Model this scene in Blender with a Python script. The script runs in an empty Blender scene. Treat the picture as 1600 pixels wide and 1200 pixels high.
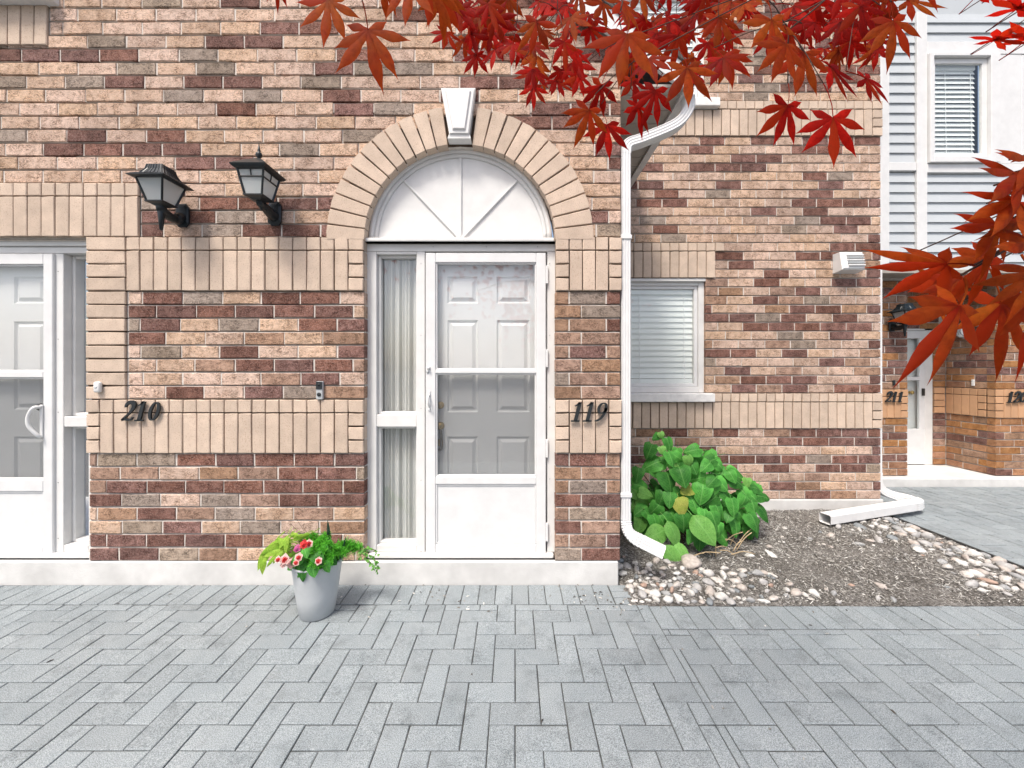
import bpy, bmesh, math, random
from mathutils import Vector, Matrix, Euler
PI = math.pi
R = math.radians
random.seed(7)
scene = bpy.context.scene
COL = scene.collection

# ------------------------------------------------------------------ camera
CAM_H = 1.415            # camera height above the paving
D1 = 2.542               # camera to front wall
F = 600.0                # focal length in pixels of the 1600 px photograph
VX, VY = 805.0, 578.0    # principal point
cam_d = bpy.data.cameras.new('camera')
cam = bpy.data.objects.new('camera', cam_d)
COL.objects.link(cam)
cam.location = (0, -D1, CAM_H)
cam.rotation_euler = (R(90), 0, 0)
cam_d.sensor_fit = 'HORIZONTAL'
cam_d.sensor_width = 36
cam_d.lens = 36 * F / 1600
cam_d.shift_x = -(VX - 800) / 1600
cam_d.shift_y = -(600 - VY) / 1600
cam_d.clip_start = 0.02
cam_d.clip_end = 2000
scene.camera = cam

# ------------------------------------------------------------------ light
SUN_EL, SUN_AZ = R(60), R(-30)     # elevation; azimuth off the facade normal (negative: from the left)
world = bpy.data.worlds.new('World')
scene.world = world
world.use_nodes = True
wn = world.node_tree
wn.nodes.clear()
sky = wn.nodes.new('ShaderNodeTexSky')
sky.sky_type = 'NISHITA'
sky.sun_disc = False
sky.sun_elevation = SUN_EL
sky.sun_rotation = PI + SUN_AZ * -1
sky.air_density = 1.0
sky.dust_density = 4.5
sky.ozone_density = 0.2
bg = wn.nodes.new('ShaderNodeBackground')
bg.inputs['Strength'].default_value = 0.092
wo = wn.nodes.new('ShaderNodeOutputWorld')
wn.links.new(sky.outputs[0], bg.inputs[0])
wn.links.new(bg.outputs[0], wo.inputs[0])
sun_d = bpy.data.lights.new('sun', 'SUN')
sun_d.energy = 1.5
sun_d.angle = R(13)
sun_d.color = (1.0, 0.95, 0.88)
sun = bpy.data.objects.new('sun', sun_d)
COL.objects.link(sun)
sdir = Vector((math.sin(SUN_AZ) * math.cos(SUN_EL), -math.cos(SUN_AZ) * math.cos(SUN_EL), math.sin(SUN_EL)))
sun.rotation_euler = sdir.to_track_quat('Z', 'Y').to_euler()
sun.location = (-3, -6, 8)
vs = scene.view_settings
vs.view_transform = 'Standard'
vs.look = 'None'
vs.exposure = 1.36
vs.gamma = 1.0
vs.use_curve_mapping = False
scene.cycles.max_bounces = 6
scene.cycles.diffuse_bounces = 3
scene.cycles.glossy_bounces = 3
scene.cycles.transmission_bounces = 4
scene.cycles.transparent_max_bounces = 10

# ------------------------------------------------------------------ measuring
def ux(px, Y):
    return (px - VX) * (D1 + Y) / F
def uz(py, Y):
    return CAM_H - (py - VY) * (D1 + Y) / F
def pt(px, py, d):
    """point seen at (px, py) at distance d in front of the camera"""
    return Vector(((px - VX) * d / F, d - D1, CAM_H - (py - VY) * d / F))
def to_px(p):
    d = p[1] + D1
    if d < 0.05:
        return None
    return VX + p[0] * F / d, VY - (p[2] - CAM_H) * F / d, d

# ------------------------------------------------------------------ materials
MATS = {}
def new_mat(name):
    m = bpy.data.materials.new(name)
    m.use_nodes = True
    nt = m.node_tree
    b = nt.nodes['Principled BSDF']
    MATS[name] = m
    return m, nt, b
def nd(nt, typ, **kw):
    n = nt.nodes.new(typ)
    for k, v in kw.items():
        if k.startswith('i_'):
            n.inputs[k[2:].replace('_', ' ')].default_value = v
        else:
            setattr(n, k, v)
    return n
def ln(nt, a, b):
    nt.links.new(a, b)
def ramp(nt, fac, stops, interp='LINEAR'):
    r = nt.nodes.new('ShaderNodeValToRGB')
    r.color_ramp.interpolation = interp
    els = r.color_ramp.elements
    while len(els) < len(stops):
        els.new(0.5)
    for e, (p, c) in zip(els, stops):
        e.position = p
        e.color = (c if len(c) == 4 else (*c, 1)) if hasattr(c, '__len__') else (c, c, c, 1)
    ln(nt, fac, r.inputs[0])
    return r
def mixc(nt, fac, a, b, mode='MIX'):
    n = nt.nodes.new('ShaderNodeMix')
    n.data_type = 'RGBA'
    n.blend_type = mode
    for sock, v in ((n.inputs[0], fac), (n.inputs[6], a), (n.inputs[7], b)):
        if isinstance(v, bpy.types.NodeSocket):
            ln(nt, v, sock)
        else:
            sock.default_value = v if not hasattr(v, '__len__') else (*v[:3], 1)
    return n.outputs[2]
def mth(nt, op, a, b=0.0, c=0.0):
    n = nt.nodes.new('ShaderNodeMath')
    n.operation = op
    for i, v in enumerate((a, b, c)):
        if isinstance(v, bpy.types.NodeSocket):
            ln(nt, v, n.inputs[i])
        else:
            n.inputs[i].default_value = v
    return n.outputs[0]
def pos_map(nt, scale=(1, 1, 1)):
    g = nd(nt, 'ShaderNodeNewGeometry')
    mp = nd(nt, 'ShaderNodeMapping')
    mp.inputs['Scale'].default_value = scale
    ln(nt, g.outputs['Position'], mp.inputs[0])
    return mp.outputs[0]
def noise(nt, vec, scale, detail=3, rough=0.55, dist=0.0):
    n = nd(nt, 'ShaderNodeTexNoise')
    n.inputs['Scale'].default_value = scale
    n.inputs['Detail'].default_value = detail
    n.inputs['Roughness'].default_value = rough
    n.inputs['Distortion'].default_value = dist
    ln(nt, vec, n.inputs['Vector'])
    return n.outputs['Fac']
def rnd(nt):
    """one random value per piece, whether it is an object or an island of a joined part"""
    a = nd(nt, 'ShaderNodeObjectInfo').outputs['Random']
    b = nd(nt, 'ShaderNodeNewGeometry').outputs['Random Per Island']
    return mth(nt, 'FRACT', mth(nt, 'ADD', a, b))
def bump(nt, b, h, strength=0.3, dist=0.01):
    n = nd(nt, 'ShaderNodeBump')
    n.inputs['Strength'].default_value = strength
    n.inputs['Distance'].default_value = dist
    ln(nt, h, n.inputs['Height'])
    ln(nt, n.outputs[0], b.inputs['Normal'])

def brick_mat(name, c1, c2, spots, wig=0.55, var=0.3):
    m, nt, b = new_mat(name)
    p = pos_map(nt, (1, 1, 1))
    ps = pos_map(nt, (1.0, 1.0, 1.8))
    r = rnd(nt)
    lo = noise(nt, p, 15, 2, 0.6)
    base = mixc(nt, ramp(nt, lo, [(0.34, 0.0), (0.66, 1.0)]).outputs[0], c1, c2)
    fine = noise(nt, p, 115, 2, 0.7)
    sp = ramp(nt, fine, [(0.42, 0.0), (0.60, 1.0)]).outputs[0]
    base = mixc(nt, mth(nt, 'MULTIPLY', sp, 0.5), base, spots)
    hs = nd(nt, 'ShaderNodeHueSaturation')
    ln(nt, mth(nt, 'ADD', 1.0 - var / 2, mth(nt, 'MULTIPLY', r, var)), hs.inputs['Value'])
    r2 = mth(nt, 'FRACT', mth(nt, 'MULTIPLY', r, 7.31))
    ln(nt, mth(nt, 'ADD', 0.495, mth(nt, 'MULTIPLY', r2, 0.010)), hs.inputs['Hue'])
    ln(nt, mth(nt, 'ADD', 0.88, mth(nt, 'MULTIPLY', r2, 0.24)), hs.inputs['Saturation'])
    ln(nt, base, hs.inputs['Color'])
    # torn wire-cut face: short dark creases
    w = noise(nt, ps, 43, 2, 0.55, 1.2)
    crease = ramp(nt, w, [(0.44, 0.0), (0.488, 1.0), (0.512, 1.0), (0.56, 0.0)]).outputs[0]
    mask = ramp(nt, lo, [(0.42, 1.0), (0.60, 0.35)]).outputs[0]
    cm = mth(nt, 'MULTIPLY', crease, mask)
    col = mixc(nt, mth(nt, 'MULTIPLY', cm, wig), hs.outputs[0], tuple(x * 0.20 for x in c1))
    pw = pos_map(nt, (2.6, 2.6, 0.8))
    we = ramp(nt, noise(nt, pw, 1.6, 4, 0.7), [(0.30, (0.76, 0.74, 0.72)), (0.50, (1.0, 1.0, 1.0)), (0.70, (1.08, 1.08, 1.08))]).outputs[0]
    col = mixc(nt, 1.0, col, we, 'MULTIPLY')
    ln(nt, col, b.inputs['Base Color'])
    b.inputs['Roughness'].default_value = 0.92
    b.inputs['Specular IOR Level'].default_value = 0.15
    bump(nt, b, mth(nt, 'SUBTRACT', mth(nt, 'MULTIPLY', fine, 0.5), crease), 0.6, 0.007)
    return m
brick_mat('tan_brick', (0.565, 0.375, 0.265), (0.665, 0.480, 0.368), (0.66, 0.50, 0.405), 0.85, 0.26)
brick_mat('dark_brick', (0.130, 0.056, 0.042), (0.235, 0.118, 0.092), (0.40, 0.255, 0.22), 0.75, 0.45)
brick_mat('grey_brick', (0.27, 0.205, 0.16), (0.38, 0.30, 0.24), (0.44, 0.36, 0.30), 0.8)
brick_mat('brown_brick', (0.31, 0.185, 0.125), (0.45, 0.285, 0.20), (0.42, 0.29, 0.22), 0.8)
brick_mat('orange_brick', (0.38, 0.175, 0.085), (0.46, 0.245, 0.13), (0.43, 0.24, 0.14), 0.6)

def smooth_mat(name, col, rough=0.6, var=0.06, sc=8.0, spec=0.4, bmp=0.0, bsc=60.0, metal=0.0, speck=None, speck_sc=260.0, rv=0.0):
    m, nt, b = new_mat(name)
    p = pos_map(nt)
    n = ramp(nt, noise(nt, p, sc, 3, 0.6), [(0.3, 0.0), (0.7, 1.0)]).outputs[0]
    c = mixc(nt, n, tuple(max(0, x * (1 - var)) for x in col), tuple(min(0.92, x * (1 + var)) for x in col))
    if speck:
        s = ramp(nt, noise(nt, p, speck_sc, 2, 0.5), [(0.56, 0.0), (0.68, 1.0)]).outputs[0]
        c = mixc(nt, mth(nt, 'MULTIPLY', s, 0.6), c, speck)
    if rv:
        hs = nd(nt, 'ShaderNodeHueSaturation')
        ln(nt, mth(nt, 'ADD', 1 - rv / 2, mth(nt, 'MULTIPLY', rnd(nt), rv)), hs.inputs['Value'])
        ln(nt, c, hs.inputs['Color'])
        c = hs.outputs[0]
    ln(nt, c, b.inputs['Base Color'])
    b.inputs['Roughness'].default_value = rough
    b.inputs['Specular IOR Level'].default_value = spec
    b.inputs['Metallic'].default_value = metal
    if bmp:
        bump(nt, b, noise(nt, p, bsc, 2, 0.6), bmp, 0.006)
    return m
smooth_mat('buff_brick', (0.545, 0.432, 0.342), 0.9, 0.11, 9, 0.2, 0.35, 150, speck=(0.34, 0.235, 0.175), speck_sc=150.0, rv=0.2)
smooth_mat('buff_orange', (0.50, 0.29, 0.165), 0.9, 0.07, 9, 0.2, 0.22, 160, speck=(0.47, 0.27, 0.15), rv=0.16)
smooth_mat('mortar', (0.58, 0.53, 0.48), 0.95, 0.14, 20, 0.1, 0.5, 130)
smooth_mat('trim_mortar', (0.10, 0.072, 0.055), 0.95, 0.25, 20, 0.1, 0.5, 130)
smooth_mat('concrete', (0.57, 0.565, 0.55), 0.9, 0.15, 4, 0.2, 0.25, 90, speck=(0.55, 0.54, 0.52))
smooth_mat('white_paint', (0.67, 0.665, 0.65), 0.45, 0.06, 7, 0.4, 0.04, 40)
smooth_mat('door_paint', (0.74, 0.74, 0.735), 0.5, 0.03, 4, 0.35, 0.04, 50)
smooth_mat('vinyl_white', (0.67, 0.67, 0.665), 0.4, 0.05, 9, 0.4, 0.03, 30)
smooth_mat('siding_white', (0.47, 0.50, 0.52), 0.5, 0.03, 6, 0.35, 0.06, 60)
smooth_mat('stone_white', (0.74, 0.73, 0.71), 0.85, 0.10, 14, 0.2, 0.4, 70)
smooth_mat('soffit_grey', (0.42, 0.38, 0.34), 0.7, 0.08, 10)
smooth_mat('soffit_wood', (0.36, 0.33, 0.29), 0.8, 0.16, 14)
smooth_mat('black_metal', (0.009, 0.014, 0.017), 0.34, 0.25, 30, 0.4, 0.08, 120)
smooth_mat('number_black', (0.018, 0.022, 0.025), 0.5, 0.2, 30)
smooth_mat('brass', (0.62, 0.43, 0.16), 0.28, 0.1, 30, 0.5, 0, 60, 1.0)
smooth_mat('dark_iron', (0.06, 0.055, 0.05), 0.4, 0.2, 30, 0.5, 0, 60, 0.7)
smooth_mat('steel_grey', (0.42, 0.44, 0.45), 0.45, 0.05, 30, 0.5)
smooth_mat('rubber_black', (0.03, 0.03, 0.03), 0.7, 0.2, 20)
smooth_mat('interior_dark', (0.10, 0.09, 0.075), 0.9, 0.2, 4)
smooth_mat('interior_tan', (0.22, 0.19, 0.13), 0.9, 0.2, 4)
smooth_mat('shingle', (0.10, 0.09, 0.085), 0.95, 0.25, 30, 0.1, 0.5, 120)
smooth_mat('pot_grey', (0.44, 0.46, 0.47), 0.6, 0.05, 10, 0.3, 0.06, 90)
smooth_mat('potting_soil', (0.05, 0.036, 0.026), 0.95, 0.4, 60, 0.1, 0.6, 120)
smooth_mat('twig', (0.075, 0.045, 0.035), 0.8, 0.3, 40, 0.2, 0.3, 150)
smooth_mat('dry_stem', (0.42, 0.32, 0.20), 0.85, 0.2, 40, 0.2, 0.3, 150)
smooth_mat('blind_white', (0.86, 0.87, 0.86), 0.5, 0.03, 10)
smooth_mat('joint_sand', (0.075, 0.078, 0.076), 0.95, 0.75, 9, 0.1, 0.4, 300)
smooth_mat('asphalt', (0.10, 0.10, 0.10), 0.95, 0.15, 20, 0.1, 0.3, 200)
smooth_mat('bark', (0.10, 0.075, 0.06), 0.9, 0.3, 30, 0.2, 0.7, 60)

def paver_mat():
    m, nt, b = new_mat('paver')
    p = pos_map(nt)
    r = rnd(nt)
    big = ramp(nt, noise(nt, p, 2.2, 4, 0.7), [(0.3, 0.0), (0.7, 1.0)]).outputs[0]
    c = mixc(nt, big, (0.178, 0.220, 0.240), (0.262, 0.298, 0.310))
    gn = noise(nt, p, 300, 2, 0.7)
    g = ramp(nt, gn, [(0.36, 0.0), (0.64, 1.0)]).outputs[0]
    c = mixc(nt, g, mixc(nt, 0.62, c, (0.06, 0.072, 0.08)), mixc(nt, 0.38, c, (0.58, 0.61, 0.62)))
    st = ramp(nt, noise(nt, p, 6.5, 5, 0.75), [(0.30, 0.72), (0.48, 1.0), (0.62, 1.0), (0.74, 1.16)]).outputs[0]
    c = mixc(nt, 1.0, c, st, 'MULTIPLY')
    hs = nd(nt, 'ShaderNodeHueSaturation')
    ln(nt, mth(nt, 'ADD', 0.92, mth(nt, 'MULTIPLY', r, 0.16)), hs.inputs['Value'])
    ln(nt, c, hs.inputs['Color'])
    ln(nt, hs.outputs[0], b.inputs['Base Color'])
    b.inputs['Roughness'].default_value = 0.85
    b.inputs['Specular IOR Level'].default_value = 0.25
    bump(nt, b, gn, 0.5, 0.004)
paver_mat()

def soil_mat():
    m, nt, b = new_mat('soil')
    p = pos_map(nt)
    c = ramp(nt, mth(nt, 'ADD', mth(nt, 'MULTIPLY', noise(nt, p, 75, 4, 0.75), 0.8), mth(nt, 'MULTIPLY', noise(nt, p, 4, 2), 0.2)), [(0.34, (0.05, 0.045, 0.040)), (0.5, (0.18, 0.168, 0.152)), (0.64, (0.46, 0.445, 0.42))]).outputs[0]
    ln(nt, c, b.inputs['Base Color'])
    b.inputs['Roughness'].default_value = 0.95
    b.inputs['Specular IOR Level'].default_value = 0.1
    bump(nt, b, noise(nt, p, 130, 5, 0.7), 1.0, 0.02)
soil_mat()

def stone_mat():
    m, nt, b = new_mat('river_stone')
    p = pos_map(nt)
    r = rnd(nt)
    c = ramp(nt, r, [(0.0, (0.58, 0.56, 0.53)), (0.20, (0.47, 0.42, 0.38)), (0.36, (0.64, 0.63, 0.60)), (0.48, (0.34, 0.345, 0.345)),
                     (0.64, (0.56, 0.52, 0.48)), (0.76, (0.42, 0.41, 0.40)), (0.88, (0.22, 0.24, 0.25)), (0.95, (0.40, 0.28, 0.22))], 'CONSTANT').outputs[0]
    v = ramp(nt, noise(nt, p, 45, 5, 0.65), [(0.3, 0.60), (0.7, 1.05)]).outputs[0]
    c = mixc(nt, 1.0, c, v, 'MULTIPLY')
    ln(nt, c, b.inputs['Base Color'])
    b.inputs['Roughness'].default_value = 0.75
    bump(nt, b, noise(nt, p, 120, 4, 0.6), 0.25, 0.004)
stone_mat()

def mulch_mat():
    m, nt, b = new_mat('mulch')
    c = ramp(nt, rnd(nt), [(0.0, (0.03, 0.027, 0.024)), (0.3, (0.10, 0.09, 0.079)), (0.55, (0.26, 0.245, 0.22)), (0.78, (0.46, 0.445, 0.41)), (0.95, (0.68, 0.67, 0.63))]).outputs[0]
    ln(nt, c, b.inputs['Base Color'])
    b.inputs['Roughness'].default_value = 0.95
mulch_mat()

def leaf_mat(name, c1, c2, c3=None, trans=0.45, sc=30, rough=0.45, var=0.35, tcol=None, veins=False):
    m, nt, b = new_mat(name)
    p = pos_map(nt)
    r = rnd(nt)
    f = ramp(nt, noise(nt, p, sc, 3, 0.6), [(0.33, 0.0), (0.67, 1.0)]).outputs[0]
    f2 = mth(nt, 'ADD', mth(nt, 'MULTIPLY', f, 0.6), mth(nt, 'MULTIPLY', r, 0.4))
    c = mixc(nt, f2, c1, c2)
    mo = ramp(nt, noise(nt, p, sc * 5, 3, 0.7), [(0.32, 0.62), (0.5, 1.0), (0.7, 1.2)]).outputs[0]
    c = mixc(nt, 1.0, c, mo, 'MULTIPLY')
    if c3:
        k = ramp(nt, mth(nt, 'FRACT', mth(nt, 'MULTIPLY', r, 5.7)), [(0.72, 0.0), (0.8, 1.0)]).outputs[0]
        c = mixc(nt, mth(nt, 'MULTIPLY', k, 0.7), c, c3)
    if veins:        # pale midrib and side veins, darker blade towards them
        tc_ = nd(nt, 'ShaderNodeTexCoord')
        sx = nd(nt, 'ShaderNodeSeparateXYZ')
        ln(nt, tc_.outputs['Object'], sx.inputs[0])
        ax = mth(nt, 'ABSOLUTE', sx.outputs['X'])
        mid = ramp(nt, ax, [(0.012, 1.0), (0.03, 0.0)]).outputs[0]
        w = mth(nt, 'FRACT', mth(nt, 'MULTIPLY', mth(nt, 'SUBTRACT', mth(nt, 'MULTIPLY', ax, 1.1), sx.outputs['Z']), -7.0))
        side = ramp(nt, w, [(0.0, 1.0), (0.14, 0.0), (0.90, 0.0), (1.0, 1.0)]).outputs[0]
        vv = mth(nt, 'MAXIMUM', mid, mth(nt, 'MULTIPLY', side, 0.55))
        edge = ramp(nt, ax, [(0.20, 0.0), (0.45, 1.0)]).outputs[0]
        c = mixc(nt, mth(nt, 'MULTIPLY', edge, 0.25), c, tuple(min(1, x * 1.7) for x in c2))
        c = mixc(nt, mth(nt, 'MULTIPLY', vv, 0.45), c, (0.22, 0.48, 0.14))
    hs = nd(nt, 'ShaderNodeHueSaturation')
    ln(nt, mth(nt, 'ADD', 1 - var / 2, mth(nt, 'MULTIPLY', r, var)), hs.inputs['Value'])
    ln(nt, c, hs.inputs['Color'])
    ln(nt, hs.outputs[0], b.inputs['Base Color'])
    b.inputs['Roughness'].default_value = rough
    b.inputs['Specular IOR Level'].default_value = 0.12
    t = nd(nt, 'ShaderNodeBsdfTranslucent')
    if tcol:
        tc = mixc(nt, 0.5, hs.outputs[0], tcol)
        ln(nt, tc, t.inputs[0])
    else:
        ln(nt, hs.outputs[0], t.inputs[0])
    mx = nd(nt, 'ShaderNodeMixShader')
    mx.inputs[0].default_value = trans
    ln(nt, b.outputs[0], mx.inputs[1])
    ln(nt, t.outputs[0], mx.inputs[2])
    ln(nt, mx.outputs[0], nt.nodes['Material Output'].inputs[0])
    bump(nt, b, noise(nt, p, sc * 6, 3, 0.6), 0.15, 0.003)
leaf_mat('maple_red', (0.15, 0.003, 0.002), (0.37, 0.009, 0.004), (0.26, 0.035, 0.004), 0.6, 34, 0.65, 0.9, (0.70, 0.011, 0.004))
leaf_mat('maple_orange', (0.27, 0.010, 0.003), (0.27, 0.070, 0.007), (0.30, 0.008, 0.003), 0.6, 30, 0.65, 0.8, (0.62, 0.075, 0.007))
leaf_mat('green_leaf', (0.030, 0.165, 0.028), (0.090, 0.32, 0.055), None, 0.3, 30, 0.45, 0.7, veins=True)
leaf_mat('light_green_leaf', (0.11, 0.30, 0.06), (0.19, 0.42, 0.10), None, 0.35, 30, 0.45, 0.3, veins=True)
leaf_mat('yellow_leaf', (0.28, 0.38, 0.06), (0.44, 0.44, 0.11), None, 0.4, 30, 0.5, 0.2)
leaf_mat('lime_leaf', (0.17, 0.38, 0.035), (0.36, 0.52, 0.08), None, 0.4, 30, 0.45, 0.3)
leaf_mat('fern_green', (0.07, 0.38, 0.03), (0.18, 0.58, 0.06), None, 0.3, 40, 0.5, 0.5)
leaf_mat('spike_green', (0.020, 0.075, 0.045), (0.11, 0.19, 0.13), None, 0.15, 90, 0.45, 0.3)
leaf_mat('petal_red', (0.55, 0.02, 0.03), (0.75, 0.10, 0.09), None, 0.35, 60, 0.5, 0.3)
leaf_mat('petal_pink', (0.75, 0.42, 0.40), (0.80, 0.62, 0.58), None, 0.35, 60, 0.5, 0.2)
leaf_mat('petal_magenta', (0.45, 0.04, 0.22), (0.60, 0.20, 0.36), None, 0.35, 60, 0.5, 0.2)
leaf_mat('tree_green', (0.03, 0.10, 0.02), (0.07, 0.17, 0.04), None, 0.3, 5, 0.5, 0.5)

def glass_mat(name, tint, refl=1.0):
    m, nt, b = new_mat(name)
    t = nd(nt, 'ShaderNodeBsdfTransparent')
    t.inputs[0].default_value = (*tint, 1)
    g = nd(nt, 'ShaderNodeBsdfGlossy')
    g.inputs['Roughness'].default_value = 0.015
    fr = nd(nt, 'ShaderNodeLayerWeight')
    fr.inputs[0].default_value = 0.5
    mx = nd(nt, 'ShaderNodeMixShader')
    sch = mth(nt, 'ADD', 0.042, mth(nt, 'MULTIPLY', mth(nt, 'POWER', fr.outputs['Facing'], 5.0), 0.9))
    ln(nt, mth(nt, 'MINIMUM', mth(nt, 'MULTIPLY', sch, refl), 1.0), mx.inputs[0])
    ln(nt, t.outputs[0], mx.inputs[1])
    ln(nt, g.outputs[0], mx.inputs[2])
    ln(nt, mx.outputs[0], nt.nodes['Material Output'].inputs[0])
    nt.nodes.remove(b)
glass_mat('clear_glass', (0.98, 0.985, 0.985), 1.7)
glass_mat('window_glass', (0.975, 0.99, 0.985), 1.2)
def screen_mat():
    m, nt, b = new_mat('insect_mesh')
    b.inputs['Base Color'].default_value = (0.16, 0.165, 0.17, 1)
    b.inputs['Roughness'].default_value = 0.6
    t = nd(nt, 'ShaderNodeBsdfTransparent')
    mx = nd(nt, 'ShaderNodeMixShader')
    mx.inputs[0].default_value = 0.36
    ln(nt, t.outputs[0], mx.inputs[1])
    ln(nt, b.outputs[0], mx.inputs[2])
    ln(nt, mx.outputs[0], nt.nodes['Material Output'].inputs[0])
screen_mat()
def frosted_mat():
    m, nt, b = new_mat('lantern_glass')
    b.inputs['Base Color'].default_value = (0.80, 0.86, 0.86, 1)
    b.inputs['Roughness'].default_value = 0.22
    t = nd(nt, 'ShaderNodeBsdfTranslucent')
    t.inputs[0].default_value = (0.75, 0.8, 0.8, 1)
    tr = nd(nt, 'ShaderNodeBsdfTransparent')
    m1 = nd(nt, 'ShaderNodeMixShader'); m1.inputs[0].default_value = 0.45
    m2 = nd(nt, 'ShaderNodeMixShader'); m2.inputs[0].default_value = 0.22
    ln(nt, b.outputs[0], m1.inputs[1]); ln(nt, t.outputs[0], m1.inputs[2])
    ln(nt, m1.outputs[0], m2.inputs[1]); ln(nt, tr.outputs[0], m2.inputs[2])
    ln(nt, m2.outputs[0], nt.nodes['Material Output'].inputs[0])
frosted_mat()
def curtain_mat():
    m, nt, b = new_mat('sheer_fabric')
    b.inputs['Base Color'].default_value = (0.80, 0.80, 0.765, 1)
    b.inputs['Roughness'].default_value = 0.9
    t = nd(nt, 'ShaderNodeBsdfTranslucent'); t.inputs[0].default_value = (0.7, 0.69, 0.6, 1)
    mx = nd(nt, 'ShaderNodeMixShader'); mx.inputs[0].default_value = 0.2
    tr = nd(nt, 'ShaderNodeBsdfTransparent')
    m2 = nd(nt, 'ShaderNodeMixShader'); m2.inputs[0].default_value = 0.05
    ln(nt, b.outputs[0], mx.inputs[1]); ln(nt, t.outputs[0], mx.inputs[2])
    ln(nt, mx.outputs[0], m2.inputs[1]); ln(nt, tr.outputs[0], m2.inputs[2])
    ln(nt, m2.outputs[0], nt.nodes['Material Output'].inputs[0])
curtain_mat()

# ------------------------------------------------------------------ building blocks
def put_parent(o, parent):
    o.parent = parent
    if parent is not None and parent.type == 'EMPTY':
        o.matrix_parent_inverse = Matrix.Translation(-Vector(parent.location))
def obj(name, mesh, mat, parent=None, smooth=False):
    for mt in (mat if isinstance(mat, (list, tuple)) else [mat]):
        mesh.materials.append(MATS[mt])
    if smooth:
        mesh.polygons.foreach_set('use_smooth', [True] * len(mesh.polygons))
    o = bpy.data.objects.new(name, mesh)
    COL.objects.link(o)
    if parent is not None:
        put_parent(o, parent)
    return o
def link(name, mesh, parent, loc=None, rot=None, scale=None):
    o = bpy.data.objects.new(name, mesh)
    COL.objects.link(o)
    put_parent(o, parent)
    if loc is not None: o.location = loc
    if rot is not None: o.rotation_euler = rot
    if scale is not None: o.scale = scale
    return o
def thing(name, label, cat, loc, group=None):
    o = bpy.data.objects.new(name, None)
    COL.objects.link(o)
    o.location = loc
    o.empty_display_size = 0.1
    o['label'] = label
    o['category'] = cat
    if group: o['group'] = group
    return o
class MB:
    def __init__(self): self.bm = bmesh.new()
    def box(self, x0, x1, y0, y1, z0, z1, bev=0.0, seg=1):
        mat = Matrix.Translation(((x0 + x1) / 2, (y0 + y1) / 2, (z0 + z1) / 2)) @ Matrix.Diagonal((abs(x1 - x0), abs(y1 - y0), abs(z1 - z0), 1))
        g = bmesh.ops.create_cube(self.bm, size=1.0, matrix=mat)
        if bev:
            es = list({e for v in g['verts'] for e in v.link_edges})
            bmesh.ops.bevel(self.bm, geom=es, offset=bev, segments=seg, affect='EDGES', profile=0.5)
        return self
    def poly(self, pts):
        vs_ = [self.bm.verts.new(p) for p in pts]
        self.bm.faces.new(vs_)
        return self
    def prism(self, outline, y0, y1):
        """outline [(x,z)] counter-clockwise seen from -Y, extruded from y0 (front) to y1"""
        a = [self.bm.verts.new((x, y0, z)) for x, z in outline]
        b = [self.bm.verts.new((x, y1, z)) for x, z in outline]
        n = len(a)
        self.bm.faces.new(a)
        self.bm.faces.new(b[::-1])
        for i in range(n):
            j = (i + 1) % n
            self.bm.faces.new((a[j], a[i], b[i], b[j]))
        return self
    def loft(self, rings, closed=True, cap=True):
        vr = [[self.bm.verts.new(p) for p in r] for r in rings]
        n = len(vr[0])
        for a, b in zip(vr, vr[1:]):
            for i in range(n if closed else n - 1):
                j = (i + 1) % n
                self.bm.faces.new((a[i], a[j], b[j], b[i]))
        if cap and closed:
            self.bm.faces.new(vr[0][::-1])
            self.bm.faces.new(vr[-1])
        return self
    def tube(self, pts, rad, n=8, cap=True):
        pts = [Vector(p) for p in pts]
        if not hasattr(rad, '__len__'): rad = [rad] * len(pts)
        rings = []
        up = Vector((0.13, 0.29, 0.95)).normalized()
        for i, p in enumerate(pts):
            t = (pts[min(i + 1, len(pts) - 1)] - pts[max(i - 1, 0)]).normalized()
            if abs(t.dot(up)) > 0.97: up = Vector((1, 0.1, 0)).normalized()
            s = t.cross(up).normalized()
            q = t.cross(s).normalized()
            up = -q if (-q).dot(up) > 0 else q
            rings.append([p + (s * math.cos(2 * PI * k / n) + q * math.sin(2 * PI * k / n)) * rad[i] for k in range(n)])
        return self.loft(rings, True, cap)
    def lathe(self, prof, c, n=20, axis='Z'):
        rings = []
        for r, h in prof:
            ring = []
            for k in range(n):
                a = 2 * PI * k / n
                if axis == 'Z': ring.append((c[0] + r * math.cos(a), c[1] + r * math.sin(a), c[2] + h))
                else: ring.append((c[0] + r * math.cos(a), c[1] - h, c[2] + r * math.sin(a)))
            rings.append(ring)
        return self.loft(rings)
    def mesh(self, name):
        bmesh.ops.recalc_face_normals(self.bm, faces=self.bm.faces[:])
        me = bpy.data.meshes.new(name)
        self.bm.to_mesh(me)
        self.bm.free()
        return me
    def build(self, name, mat, parent=None, smooth=False):
        return obj(name, self.mesh(name), mat, parent, smooth)
def box(name, mat, parent, *a, bev=0.0):
    return MB().box(*a, bev=bev).build(name, mat, parent)
def pbox(name, mat, parent, px0, px1, py0, py1, Y, depth, bev=0.004):
    """a board measured in the photograph on the plane Y; front face at Y, runs back by depth"""
    return box(name, mat, parent, ux(px0, Y), ux(px1, Y), Y, Y + depth, uz(py1, Y), uz(py0, Y), bev=bev)
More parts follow.
